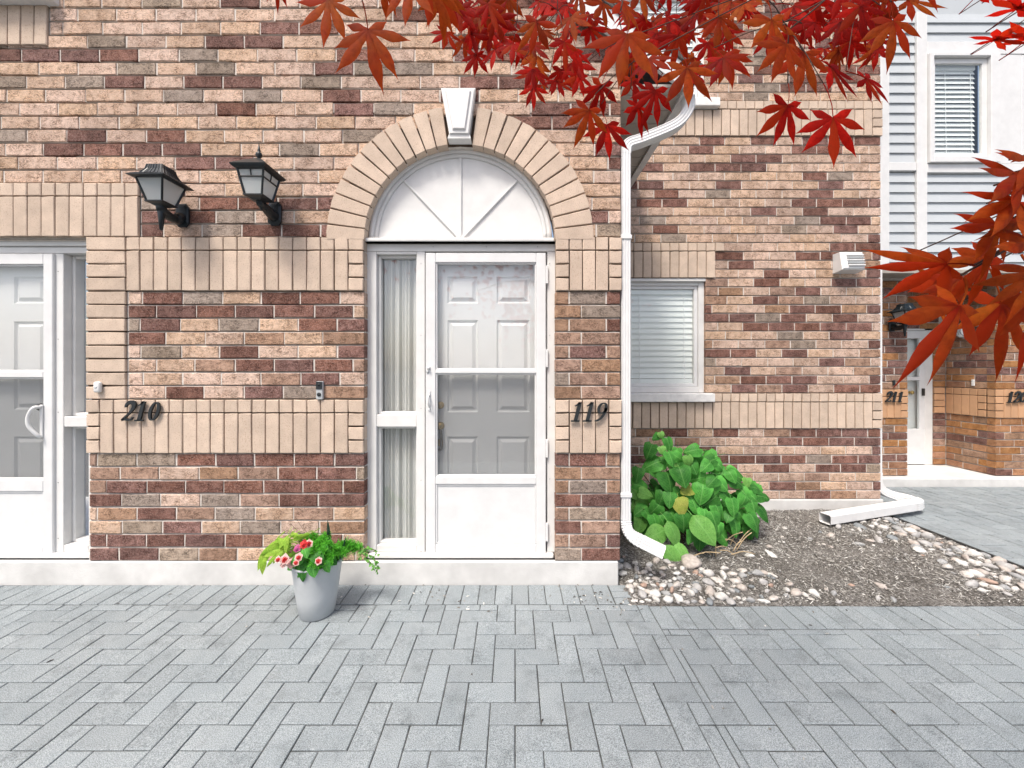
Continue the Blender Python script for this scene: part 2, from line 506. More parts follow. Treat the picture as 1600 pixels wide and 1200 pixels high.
def smooth_path(pts, k=6):
    P = [Vector(p) for p in pts]
    P = [P[0] * 2 - P[1]] + P + [P[-1] * 2 - P[-2]]
    out = []
    for i in range(1, len(P) - 2):
        for s in range(k):
            t = s / k
            a, b, c, d = P[i - 1], P[i], P[i + 1], P[i + 2]
            out.append(0.5 * ((2 * b) + (c - a) * t + (2 * a - 5 * b + 4 * c - d) * t * t + (3 * b - a - 3 * c + d) * t ** 3))
    out.append(P[-2])
    return out

# ------------------------------------------------------------------ bricks
PITCH = 0.0894
JH, JV = 0.011, 0.011
BD = 0.088
_bc = {}
def brick_mesh(w, h, variant, mat, depth=BD):
    key = (round(w / 0.004), round(h / 0.002), variant, mat, depth)
    if key in _bc: return _bc[key]
    w, h = key[0] * 0.004, key[1] * 0.002
    rg = random.Random(hash((key[0], key[1], variant)) & 0xffff)
    me = bpy.data.meshes.new('brick')
    me.from_pydata(*brick_geo(w, h, rg, depth))
    me.materials.append(MATS[mat])
    _bc[key] = me
    return me
def brick_geo(w, h, rg, depth=BD):
    c = 0.0035
    j = 0.0016
    def jt(): return rg.uniform(-j, j)
    x, z = w / 2, h / 2
    mid = lambda a, b: ((a[0] + b[0]) / 2 + jt(), a[1], (a[1 + 1] + b[2]) / 2 + jt())
    def ring(xx, zz, y, jit):
        P = [(-xx, -zz), (0, -zz), (xx, -zz), (xx, zz), (0, zz), (-xx, zz)]
        return [(a + (jt() if jit else 0), y + (jt() * 0.6 if jit else 0), b + (jt() if jit else 0)) for a, b in P]
    V = ring(x, z, depth, False) + ring(x, z, c, True) + ring(x - c, z - c, 0, True)
    Fs = []
    for k in (0, 6):
        for i in range(6):
            n = (i + 1) % 6
            Fs.append((k + i, k + n, k + 6 + n, k + 6 + i))
    Fs += [(12, 13, 16, 17), (13, 14, 15, 16)]
    return V, [], Fs
class Bricks:
    """collects the bricks of one wall; the largest in view become parts, the rest one joined part"""
    def __init__(self): self.recs, self.beds = [], []
    def add(self, T, u0, u1, z0, z1, mat, proud=0.0, seen=True):
        self.recs.append((T, u0, u1, z0, z1, mat, proud, seen))
    def build(self, parent, name, rest_name, limit=300):
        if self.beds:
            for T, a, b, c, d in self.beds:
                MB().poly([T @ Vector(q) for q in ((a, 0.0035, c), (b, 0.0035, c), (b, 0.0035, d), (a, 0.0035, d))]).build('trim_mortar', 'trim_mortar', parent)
        sc = []
        for r in self.recs:
            T, u0, u1, z0, z1, mat, proud, seen = r
            p = T @ Vector(((u0 + u1) / 2, -proud, (z0 + z1) / 2))
            q = to_px(p)
            s = 0
            if seen and q and 0 < q[0] < 1600 and -5 < q[1] < 1200:
                s = (u1 - u0) * (z1 - z0) / q[2] ** 2 + random.random() * 1e-7
                if 450 < q[0] < 1400 and q[1] < 110: s *= 0.4      # behind the maple leaves
            sc.append((s, r, p))
        sc.sort(key=lambda t: -t[0])
        V, Fs, mi, ml = [], [], [], []
        for i, (s, r, p) in enumerate(sc):
            T, u0, u1, z0, z1, mat, proud, seen = r
            w, h = u1 - u0, z1 - z0
            if s > 0 and i < limit:
                o = link(name, brick_mesh(w, h, random.randrange(5), mat), parent, p, T.to_euler())
                o.rotation_euler.y += random.gauss(0, 0.0035)
            else:
                v, _, f = brick_geo(w, h, random)
                b = len(V)
                V += [T @ (Vector(a) + Vector(((u0 + u1) / 2, -proud, (z0 + z1) / 2))) for a in v]
                Fs += [tuple(b + k for k in ff) for ff in f]
                if mat not in ml: ml.append(mat)
                mi += [ml.index(mat)] * len(f)
        if V:
            me = bpy.data.meshes.new(rest_name)
            me.from_pydata(V, [], Fs)
            o = obj(rest_name, me, ml, parent)
            me.polygons.foreach_set('material_index', mi)
            o['kind'] = 'stuff'
def front(Y):
    return Matrix.Translation((0, Y, 0))
def facing_right(X):     # wall face towards +X: u runs along +Y
    return Matrix.Translation((X, 0, 0)) @ Matrix.Rotation(PI / 2, 4, 'Z')
def facing_left(X):      # wall face towards -X: u runs along -Y
    return Matrix.Translation((X, 0, 0)) @ Matrix.Rotation(-PI / 2, 4, 'Z')
def pick(mix):
    t = random.random()
    for m, p in mix:
        t -= p
        if t <= 0: return m
    return mix[0][0]
UP_MIX = [('tan_brick', 0.73), ('dark_brick', 0.18), ('grey_brick', 0.09)]
MID_MIX = [('tan_brick', 0.46), ('brown_brick', 0.14), ('dark_brick', 0.31), ('grey_brick', 0.09)]
LOW_MIX = [('tan_brick', 0.14), ('brown_brick', 0.22), ('dark_brick', 0.52), ('grey_brick', 0.12)]
PIL_MIX = [('brown_brick', 0.56), ('dark_brick', 0.22), ('grey_brick', 0.22)]
FAR_MIX = [('orange_brick', 0.55), ('dark_brick', 0.25), ('brown_brick', 0.20)]
def lay(B, T, u0, u1, zb, pitch, phase, mix, proud=0.0, seen=True, zh=PITCH):
    """one course between u0 and u1, bond phase as a fraction of a brick"""
    z0, z1 = zb + 0.0045, zb + zh - JH + 0.0045
    ph = phase * pitch
    k = math.floor((u0 - ph) / pitch)
    edges = [u0]
    while True:
        e = ph + (k + 1) * pitch
        if e >= u1 - 0.045: break
        if e > u0 + 0.045: edges.append(e + random.gauss(0, 0.0025))
        k += 1
    edges.append(u1)
    last = None
    for i in range(len(edges) - 1):
        a = edges[i] + (JV / 2 if i else 0)
        b = edges[i + 1] - (JV / 2 if i < len(edges) - 2 else 0)
        m = pick(mix)
        if last == 'dark_brick' and random.random() < 0.28: m = 'dark_brick'
        last = m
        dz = random.gauss(0, 0.0008)
        B.add(T, a, b, z0 + dz, z1 + dz, m, proud + random.gauss(0, 0.0012), seen)
def soldiers(B, T, u0, u1, zb, rows, mat='buff_brick', proud=0.012, header=True, wid=PITCH, seen=True):
    """upright buff bricks, with a row of headers on top when header is set"""
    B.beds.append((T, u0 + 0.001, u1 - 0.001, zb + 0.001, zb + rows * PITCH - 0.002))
    n = max(1, round((u1 - u0) / wid))
    w = (u1 - u0) / n
    for i in range(n):
        a, b = u0 + i * w + 0.004, u0 + (i + 1) * w - 0.004
        B.add(T, a, b, zb + 0.003, zb + (rows - (1 if header else 0)) * PITCH - 0.006, mat, proud + random.gauss(0, 0.001), seen)
        if header:
            B.add(T, a, b, zb + (rows - 1) * PITCH + 0.003, zb + rows * PITCH - 0.005, mat, proud + random.gauss(0, 0.001), seen)
def stack(B, T, u0, u1, zb, rows, mat='buff_brick', proud=0.012, seen=True):
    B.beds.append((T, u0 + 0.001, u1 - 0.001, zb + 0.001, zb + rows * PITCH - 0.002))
    for i in range(rows):
        B.add(T, u0 + 0.003, u1 - 0.003, zb + i * PITCH + 0.003, zb + (i + 1) * PITCH - 0.006, mat, proud + random.gauss(0, 0.001), seen)
def mortar_profile(c, d, base, raked=()):
    """(z, depth) outline of the bed between heights c and d: nearly flush beside the bricks, struck back under each brick"""
    out = []
    k = math.floor((c - base) / PITCH) - 1
    pts = []
    while base + k * PITCH < d + PITCH:
        zb = base + k * PITCH
        pts += [(zb + 0.0045, 0.006), (zb + PITCH - 0.0065, 0.006), (zb + PITCH + 0.0040, 0.021)]
        k += 1
    def at(z):
        for (za, ya), (zc, yc) in zip(pts, pts[1:]):
            if za <= z <= zc: return ya + (yc - ya) * (z - za) / max(1e-9, zc - za)
        return 0.01
    out = [(c, at(c))] + [q for q in pts if c < q[0] < d] + [(d, at(d))]
    return [(z, 0.030 if any(r0 + 0.004 < z < r1 - 0.004 for r0, r1 in raked) else y) for z, y in out]
def sheet_with_holes(name, mat, parent, T, u0, u1, z0, z1, holes, base=0.0, raked=(), rec=0.013, depth=0.12):
    """mortar bed behind the bricks, with the openings left free and returned inwards"""
    us = sorted({u0, u1, *[h[0] for h in holes], *[h[1] for h in holes]})
    zs = sorted({z0, z1, *[h[2] for h in holes], *[h[3] for h in holes]})
    us = [u for u in us if u0 <= u <= u1]
    zs = [z for z in zs if z0 <= z <= z1]
    mb = MB()
    for a, b in zip(us, us[1:]):
        for c, d in zip(zs, zs[1:]):
            m = ((a + b) / 2, (c + d) / 2)
            if any(h[0] < m[0] < h[1] and h[2] < m[1] < h[3] for h in holes): continue
            pr = mortar_profile(c, d, base, raked)
            for (za, ya), (zc, yc) in zip(pr, pr[1:]):
                if abs(za - zc) < 1e-6 and abs(ya - yc) < 1e-6: continue
                mb.poly([T @ Vector(p) for p in ((a, ya, za), (b, ya, za), (b, yc, zc), (a, yc, zc))])
    for h in holes:
        for (a, c), (b, d) in (((h[0], h[2]), (h[0], h[3])), ((h[1], h[3]), (h[1], h[2])), ((h[0], h[3]), (h[1], h[3])), ((h[1], h[2]), (h[0], h[2]))):
            mb.poly([T @ Vector(p) for p in ((a, 0.02, c), (b, 0.02, d), (b, depth, d), (a, depth, c))])
    return mb
def bed(mb, T, u0, u1, z0, z1, base, raked=()):
    pr = mortar_profile(z0, z1, base, raked)
    for (za, ya), (zc, yc) in zip(pr, pr[1:]):
        if abs(za - zc) < 1e-6 and abs(ya - yc) < 1e-6: continue
        mb.poly([T @ Vector(p) for p in ((u0, ya, za), (u1, ya, za), (u1, yc, zc), (u0, yc, zc))])

# ------------------------------------------------------------------ front townhouse (doors 210 and 119)
S1 = F / D1
def x1(px): return ux(px, 0.0)
def z1(py): return uz(py, 0.0)
def yline(k): return 286 + 21.1 * k              # foot of course k in the photograph
FOOT_Z = z1(877)
house = thing('townhouse', 'near brick townhouse front with arched white doorway and buff brick bands', 'townhouse', (0, 0.3, 0))
T0 = front(0.0)
ACX, ACZ = x1(719), z1(376)
A_IN, A_OUT = 149 / S1, 208 / S1
WALL_L = x1(-330)
WALL_TOP = z1(-150)
WALL_R = x1(970)
def rake_x(z):           # right end of the gable wall at height z
    py = VY - (z - CAM_H) * S1
    return x1(min(970, 1080 - (145 - py) / 0.74))
B, TR = Bricks(), Bricks()
BP = 61.6 / S1
def bond(k): return (0.5 if k % 2 else 0.0) + 0.12 * math.sin(k * 1.7)
for k in range(-19, 29):
    zb = z1(yline(k))
    yt, yb = yline(k - 1), yline(k)
    spans = []
    if k <= 4:
        left = WALL_L
        if k >= 1: left = x1(221)
        elif yb < 75: left = x1(78)
        right = min(WALL_R, rake_x(zb + PITCH) + 0.03)
        dy = (376 - yt)
        if dy < 201:
            hw = math.sqrt(max(0, 201 ** 2 - dy ** 2)) / S1
            spans = [(left, ACX - hw), (ACX + hw, right)]
        else:
            spans = [(left, right)]
        if k >= 1: spans.append((WALL_L, x1(-150)))
        mix = UP_MIX
        if k >= 1: mix = MID_MIX
    elif 9 <= k <= 16:
        spans = [(x1(201), x1(569)), (x1(868), WALL_R), (WALL_L, x1(-132))]
        mix = MID_MIX
    elif k >= 21:
        spans = [(x1(140), x1(569)), (x1(868), WALL_R), (WALL_L, x1(-132))]
        mix = LOW_MIX
    else:
        spans = [(WALL_L, x1(-132))]
        mix = MID_MIX
    for a, b in spans:
        if b - a < 0.05: continue
        if a >= x1(860) and k > 4:         # the narrow pier beside the door: thirds
            z0_, z1_ = zb + 0.0045, zb + PITCH - JH + 0.0045
            if k % 2:
                cuts = [868, 889.5, 947.5, 969]
            else:
                cuts = [868, 908.5, 969]
            for i in range(len(cuts) - 1):
                B.add(T0, x1(cuts[i]) + (JV / 2 if i else 0), x1(cuts[i + 1]) - (JV / 2 if i < len(cuts) - 2 else 0), z0_, z1_, pick(PIL_MIX), random.gauss(0, 0.001))
        else:
            lay(B, T0, a, b, zb, BP, bond(k), mix)
# buff bands, quoins and the soldier course over door 210
soldiers(TR, T0, x1(-150), x1(219), z1(yline(4)), 4)
soldiers(TR, T0, x1(199), x1(545), z1(yline(8)), 4)
soldiers(TR, T0, x1(158.5), x1(545), z1(yline(20)), 4)
for kb in (8, 20):
    stack(TR, T0, x1(545), x1(569), z1(yline(kb)), 4)
    stack(TR, T0, x1(868), x1(889), z1(yline(kb)), 4)
    soldiers(TR, T0, x1(889.5), x1(950.5), z1(yline(kb)), 4)
    stack(TR, T0, x1(951), x1(971.5), z1(yline(kb)), 4)
stack(TR, T0, x1(136.5), x1(198), z1(yline(16)), 12)
stack(TR, T0, x1(136.5), x1(158), z1(yline(20)), 4)
soldiers(TR, T0, x1(-150), x1(76), z1(72), 3, header=False)
# mortar bed
holes = [(x1(-132), x1(137) + 0.004, FOOT_Z, z1(373) - 0.002), (x1(569) - 0.004, x1(868) + 0.004, FOOT_Z, ACZ),
         (ACX - A_OUT + 0.03, ACX + A_OUT - 0.03, ACZ, ACZ + A_OUT - 0.03), (x1(870), x1(971), z1(75), WALL_TOP), (x1(680), x1(971), z1(-60), WALL_TOP)]
mb = sheet_with_holes('wall', 'mortar', house, T0, WALL_L, WALL_R - 0.006, FOOT_Z, WALL_TOP, holes, z1(yline(0)), [(z1(yline(8)), z1(yline(4))), (z1(yline(20)), z1(yline(16)))])
# piece of the bed between the arch and its bounding box, and the triangle below the rake
h = holes[2]
NA = 24
ro = A_OUT - 0.03
arc = [(ACX + ro * math.cos(PI - PI * i / NA), ACZ + ro * math.sin(PI - PI * i / NA)) for i in range(NA + 1)]
for (a, b), (c, d) in zip(arc, arc[1:]):
    mb.poly([(a, 0.013, b), (c, 0.013, d), (c, 0.013, h[3]), (a, 0.013, h[3])])
mb.poly([(x1(870), 0.013, z1(75)), (WALL_R - 0.006, 0.013, z1(75)), (WALL_R - 0.006, 0.013, z1(64)), (x1(870), 0.013, z1(-10))])
mb.poly([(x1(680), 0.013, z1(-60)), (x1(870), 0.013, z1(-60)), (x1(870), 0.013, z1(-10)), (x1(802), 0.013, z1(-60.5))])
ri = A_IN + 0.004
arc2 = [(ACX + ri * math.cos(PI * i / NA), ACZ + ri * math.sin(PI * i / NA)) for i in range(NA + 1)]
for (a, b), (c, d) in zip(arc2, arc2[1:]):        # soffit of the arch
    mb.poly([(a, 0.024, b), (c, 0.024, d), (c, 0.13, d), (a, 0.13, b)])
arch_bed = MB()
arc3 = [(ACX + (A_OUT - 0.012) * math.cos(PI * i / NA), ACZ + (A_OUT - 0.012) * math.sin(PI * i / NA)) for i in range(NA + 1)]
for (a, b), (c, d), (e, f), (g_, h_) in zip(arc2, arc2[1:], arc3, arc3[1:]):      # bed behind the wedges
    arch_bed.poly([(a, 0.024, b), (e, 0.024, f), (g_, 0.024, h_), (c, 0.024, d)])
# return wall round the corner and the wing it meets
bed(mb, facing_right(WALL_R), 0.012, 1.34, FOOT_Z, 3.35, FOOT_Z)
wall = mb.build('wall', 'mortar', house)
TR1 = facing_right(WALL_R)
for k in range(0, 36):
    lay(B, TR1, 0.094 + 0.004, 1.33, FOOT_Z + k * PITCH, BP, bond(k) + 0.3, PIL_MIX if k < 20 else UP_MIX, seen=False)
B.build(wall, 'brick', 'bricks_beyond')
TR.build(wall, 'trim_brick', 'trim_bricks_beyond')
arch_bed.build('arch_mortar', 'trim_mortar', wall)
# arch of buff wedges
KEY = R(7.2)
for side in (0, 1):
    n = 12
    for i in range(n):
        span = PI / 2 - KEY
        a0 = i * span / n + 0.006
        a1 = (i + 1) * span / n - 0.006
        if side: a0, a1 = PI - a1, PI - a0
        am = (a0 + a1) / 2
        out = []
        for r_, a in ((A_IN, a0), (A_OUT, a0), (A_OUT, am), (A_OUT, a1), (A_IN, a1), (A_IN, am)):
            out.append((ACX + r_ * math.cos(a) + random.gauss(0, 0.0008), ACZ + r_ * math.sin(a) + random.gauss(0, 0.0008)))
        w = MB().prism(out, -0.013 + random.gauss(0, 0.001), 0.088)
        es = [e for e in w.bm.edges if all(v.co.y < 0.01 for v in e.verts)]
        bmesh.ops.bevel(w.bm, geom=es, offset=0.003, segments=1, affect='EDGES')
        w.build('arch_brick', 'buff_brick', wall)
# keystone
kz0, kz1 = z1(217), z1(146)
ko = [(x1(704), kz0), (x1(734), kz0), (x1(744), kz1), (x1(691), kz1)]
k_ = MB().prism(ko, -0.055, 0.06)
bmesh.ops.bevel(k_.bm, geom=[e for e in k_.bm.edges if all(v.co.y < 0 for v in e.verts)], offset=0.006, segments=2, affect='EDGES')
ks = k_.build('keystone', 'white_paint', house)
ki = [(x1(709), z1(211)), (x1(729), z1(211)), (x1(737.5), z1(152)), (x1(698), z1(152))]
k_ = MB().prism(ki, -0.066, -0.05)
bmesh.ops.bevel(k_.bm, geom=[e for e in k_.bm.edges if all(v.co.y < -0.06 for v in e.verts)], offset=0.007, segments=1, affect='EDGES')
k_.build('raised_panel', 'white_paint', ks)
k_ = MB().prism([(x1(701), z1(222.5)), (x1(737), z1(222.5)), (x1(735), z1(216.5)), (x1(703), z1(216.5))], -0.045, 0.06)
k_.build('keystone_foot', 'stone_white', ks)
# footing and door sills
ft = MB().box(WALL_L, x1(966), -0.008, 1.3, -0.1, FOOT_Z, bev=0.006)
ft.build('footing', 'concrete', house)
box('door_sill', 'white_paint', house, x1(571), x1(866), 0.03, 0.2, FOOT_Z + 0.001, FOOT_Z + 0.032, bev=0.006)
box('door_sill', 'white_paint', house, x1(-130), x1(138), 0.03, 0.2, FOOT_Z + 0.001, FOOT_Z + 0.032, bev=0.006)
# upper window at the left edge: sill and frame
sl = box('window_sill', 'stone_white', house, x1(-150), x1(93), -0.09, 0.05, z1(10), z1(-9), bev=0.006)
wf = MB()
wf.box(x1(66), x1(78), 0.02, 0.09, z1(-9), z1(-150), bev=0.003)
wf.box(x1(-150), x1(66), 0.02, 0.09, z1(-9), z1(-22), bev=0.003)
wfo = wf.build('upper_window', 'white_paint', house)
box('pane', 'window_glass', wfo, x1(-150), x1(66), 0.06, 0.064, z1(-22), z1(-150))
box('backing', 'interior_dark', wfo, x1(-150), x1(77), 0.10, 0.11, z1(-9), z1(-150))

# gable eave: roof slab, rake board, soffit, gutter
EV_X, EV_Z = 1.165, 3.25
rk = R(36.5)
def rake_pt(s, n):       # s metres up the slope from the eave, n metres square to it
    return (EV_X - s * math.cos(rk) + n * math.sin(rk), EV_Z + 0.07 + s * math.sin(rk) + n * math.cos(rk))
o = [rake_pt(-0.03, 0), rake_pt(-0.03, 0.05), rake_pt(2.6, 0.05), rake_pt(2.6, 0)]
MB().prism(o[::-1], -0.10, 2.4).build('roof', 'shingle', house)
o = [rake_pt(0.02, -0.13), rake_pt(-0.02, -0.003), rake_pt(2.6, -0.003), rake_pt(2.6, -0.13)]
MB().prism(o[::-1], -0.085, -0.055).build('rake_board', 'vinyl_white', house)
sf = box('soffit', 'soffit_grey', house, WALL_R + 0.002, 1.10, -0.055, 1.325, EV_Z, EV_Z + 0.015)
for i in range(9):
    yy = 0.02 + i * 0.15
    box('soffit_rib', 'soffit_grey', sf, WALL_R + 0.004, 1.095, yy, yy + 0.012, EV_Z - 0.006, EV_Z - 0.0005)
g = MB()
prof = [(1.10, 0.10), (1.10, 0.0), (1.155, 0.0), (1.19, 0.055), (1.20, 0.10), (1.19, 0.10), (1.18, 0.058), (1.15, 0.008), (1.11, 0.008), (1.11, 0.10)]
g.loft([[(x, -0.07, EV_Z - 0.02 + z) for x, z in prof], [(x, 1.325, EV_Z - 0.02 + z) for x, z in prof]])
g.build('gutter', 'vinyl_white', house)

# ------------------------------------------------------------------ joinery
YF = 0.06          # face of the door frames
def fx(px, Y=YF): return ux(px, Y)
def fz(py, Y=YF): return uz(py, Y)
def rect_frame(mb, ox0, ox1, oz0, oz1, ix0, ix1, iz0, iz1, y0, y1, bev=0.003):
    """four boards round an opening, butted"""
    mb.box(ox0, ix0, y0, y1, oz0, oz1, bev=bev)
    mb.box(ix1, ox1, y0, y1, oz0, oz1, bev=bev)
    mb.box(ix0, ix1, y0 + 0.0004, y1, iz1, oz1, bev=bev)
    mb.box(ix0, ix1, y0 + 0.0004, y1, oz0, iz0, bev=bev)
def panel_door(parent, px0, px1, pyt, pyb, Y, cols, rows, name='front_door'):
    """steel door with raised panels, each a part"""
    d = MB()
    xs = [fx(px0, Y)] + [fx(v, Y) for c in cols for v in c] + [fx(px1, Y)]
    zs = [fz(pyb, Y)] + [fz(v, Y) for r_ in reversed(rows) for v in reversed(r_)] + [fz(pyt, Y)]
    cells = []
    for i in range(len(xs) - 1):
        for j in range(len(zs) - 1):
            if i % 2 and j % 2:
                cells.append((xs[i], xs[i + 1], zs[j], zs[j + 1]))
            else:
                d.poly([(xs[i], Y, zs[j]), (xs[i + 1], Y, zs[j]), (xs[i + 1], Y, zs[j + 1]), (xs[i], Y, zs[j + 1])])
    d.box(xs[0], xs[-1], Y + 0.03, Y + 0.045, zs[0], zs[-1])
    do = d.build(name, 'door_paint', parent)
    for a, b, c, e in cells:
        p = MB()
        def rg(i, y): return [(a + i, y, c + i), (b - i, y, c + i), (b - i, y, e - i), (a + i, y, e - i)]
        p.loft([rg(0, Y), rg(0.010, Y + 0.012), rg(0.018, Y + 0.012), rg(0.040, Y - 0.002)], cap=False)
        p.poly(rg(0.040, Y - 0.002))
        p.build('door_panel', 'door_paint', do)
    return do

# --- door 119 under the arch
FR = MB()
frame_x0, frame_x1 = fx(577), fx(864)
FR.box(fx(570), fx(588), YF, YF + 0.12, FOOT_Z + 0.033, fz(393), bev=0.003)            # left jamb
FR.box(fx(651), fx(664), YF - 0.003, YF + 0.12, FOOT_Z + 0.033, fz(393), bev=0.003)    # mullion
FR.box(fx(855), fx(872), YF, YF + 0.12, FOOT_Z + 0.033, fz(393), bev=0.003)            # right jamb
FR.box(fx(571), fx(871), YF - 0.004, YF + 0.12, fz(393) + 0.0005, fz(381), bev=0.003)          # head
frame119 = FR.build('door_frame', 'white_paint', house)
o = MB()
o.box(fx(574), fx(865), 0.012, YF + 0.1, fz(380.5), fz(375), bev=0.004)
o.build('transom_ledge', 'white_paint', frame119)
for sx in (658,):
    for sy in (412, 524, 638, 750, 862):
        m_ = MB(); m_.lathe([(0.0022, 0), (0.0022, 0.002)], (fx(sx), YF - 0.003, fz(sy)), 8, 'Y'); m_.build('screw', 'dark_iron', frame119)
for sx, sy in ((859, 412), (859, 524), (859, 636), (859, 748), (677, 386), (760, 386), (840, 386)):
    m_ = MB(); m_.lathe([(0.0022, 0), (0.0022, 0.0025)], (fx(sx), YF - 0.0035, fz(sy)), 8, 'Y'); m_.build('screw', 'dark_iron', frame119)
# arched panel above the door
ccx, ccz = fx(719.5), fz(374.5)
rad = 143 / (F / (D1 + YF))
def half_ring(r0, r1, y0, y1, n=40):
    m = MB()
    rings = []
    for i in range(n + 1):
        a = PI * i / n
        c, s = math.cos(a), math.sin(a)
        rings.append([(ccx + r0 * c, y0, ccz + r0 * s), (ccx + r1 * c, y0, ccz + r1 * s), (ccx + r1 * c, y1, ccz + r1 * s), (ccx + r0 * c, y1, ccz + r0 * s)])
    m.loft(rings)
    return m
tp = MB()
tp.prism([(ccx + rad * math.cos(PI * i / 40), ccz + 0.0005 + (rad) * math.sin(PI * i / 40)) for i in range(41)], YF + 0.014, YF + 0.08)
tr = tp.build('transom_panel', 'white_paint', house)
half_ring(rad - 0.032, rad, YF - 0.006, YF + 0.0135).build('arched_moulding', 'white_paint', tr, True)
half_ring(rad - 0.060, rad - 0.0325, YF + 0.004, YF + 0.0136).build('arched_moulding', 'white_paint', tr, True)
for a in (R(90), R(46.5), R(133.5)):
    c, s = math.cos(a), math.sin(a)
    wv = 0.009
    r0, r1 = 0.02, rad - 0.058
    q = [(ccx + r0 * c + wv * s, ccz + r0 * s - wv * c), (ccx + r1 * c + wv * s, ccz + r1 * s - wv * c), (ccx + r1 * c - wv * s, ccz + r1 * s + wv * c), (ccx + r0 * c - wv * s, ccz + r0 * s + wv * c)]
    b_ = MB().prism(q, YF + 0.002, YF + 0.0142)
    bmesh.ops.bevel(b_.bm, geom=[e for e in b_.bm.edges if all(v.co.y < YF + 0.005 for v in e.verts)], offset=0.005, segments=2, affect='EDGES')
    b_.build('muntin', 'white_paint', tr)
hub = MB(); hub.prism([(ccx + 0.035 * math.cos(PI * i / 12), ccz + 0.001 + 0.035 * math.sin(PI * i / 12)) for i in range(13)], YF + 0.005, YF + 0.0144)
hub.build('muntin_hub', 'white_paint', tr)

def sidelight(name, parent, px0, px1, parts, ybot, Y=YF, glass_dy=0.075):
    """narrow fixed window beside a door: stops, panes"""
    s = MB()
    YG = Y + glass_dy
    X0, X1 = fx(px0), fx(px1)
    zb, zt = FOOT_Z + 0.033, fz(393)
    panes = [(fz(b), fz(a)) for a, b in parts]
    rails = []
    zs = [zb] + [v for p in reversed(panes) for v in p] + [zt]
    for i in range(0, len(zs), 2):
        if zs[i + 1] - zs[i] > 0.004:
            rails.append((zs[i], zs[i + 1]))
    s.box(X0 + 0.001, X1 - 0.001, Y + 0.002, Y + 0.1, *rails[1], bev=0.003)
    so = s.build(name, 'white_paint', parent)
    for q in (rails[0], rails[2]):
        box('rail', 'white_paint', so, X0 + 0.001, X1 - 0.001, Y + 0.002, Y + 0.1, *q, bev=0.003)
    for z0, z1_ in panes:
        st = MB()
        rect_frame(st, X0 + 0.001, X1 - 0.001, z0 + 0.0005, z1_ - 0.0005, X0 + 0.02, X1 - 0.012, z0 + 0.016, z1_ - 0.016, Y + 0.03, YG, 0.003)
        st.build('glazing_bead', 'white_paint', so)
        box('pane', 'clear_glass', so, X0 + 0.018, X1 - 0.010, YG - 0.012, YG - 0.008, z0 + 0.014, z1_ - 0.014)
    return so
sidelight('sidelight', house, 588, 651, [(397, 648), (667, 852)], 867)
box('room_shade', 'interior_tan', house, fx(560), fx(664), 0.42, 0.43, FOOT_Z, fz(380))
box('room_side', 'interior_tan', house, fx(560) - 0.01, fx(560), 0.19, 0.42, FOOT_Z, fz(380))
# inner six-panel door
fd = panel_door(house, 664, 856, 392, 868, 0.112, [(699, 747), (776, 828)], [(432, 474), (500, 644), (682, 812)])
d_ = MB(); d_.lathe([(0.024, 0), (0.026, 0.004), (0.022, 0.016), (0.012, 0.020)], (ux(689, 0.13), 0.112, uz(633, 0.11)), 18, 'Y'); d_.build('deadbolt', 'brass', fd, True)
d_ = MB(); d_.lathe([(0.026, 0), (0.028, 0.004), (0.016, 0.010), (0.022, 0.020), (0.024, 0.030), (0.014, 0.034)], (ux(689, 0.13), 0.112, uz(665, 0.11)), 18, 'Y'); d_.build('knob', 'brass', fd, True)
hx, hz = ux(690, 0.12), uz(690, 0.12)
d_ = MB(); d_.tube(smooth_path([(hx - 0.004, 0.110, hz + 0.075), (hx, 0.092, hz + 0.06), (hx + 0.004, 0.088, hz), (hx, 0.095, hz - 0.045), (hx - 0.012, 0.110, hz - 0.055)], 5), 0.010, 8); d_.build('pull_handle', 'dark_iron', fd, True)
d_ = MB(); d_.box(hx - 0.022, hx + 0.012, 0.102, 0.1115, hz - 0.03, hz + 0.02, bev=0.004); d_.build('thumb_plate', 'brass', fd)
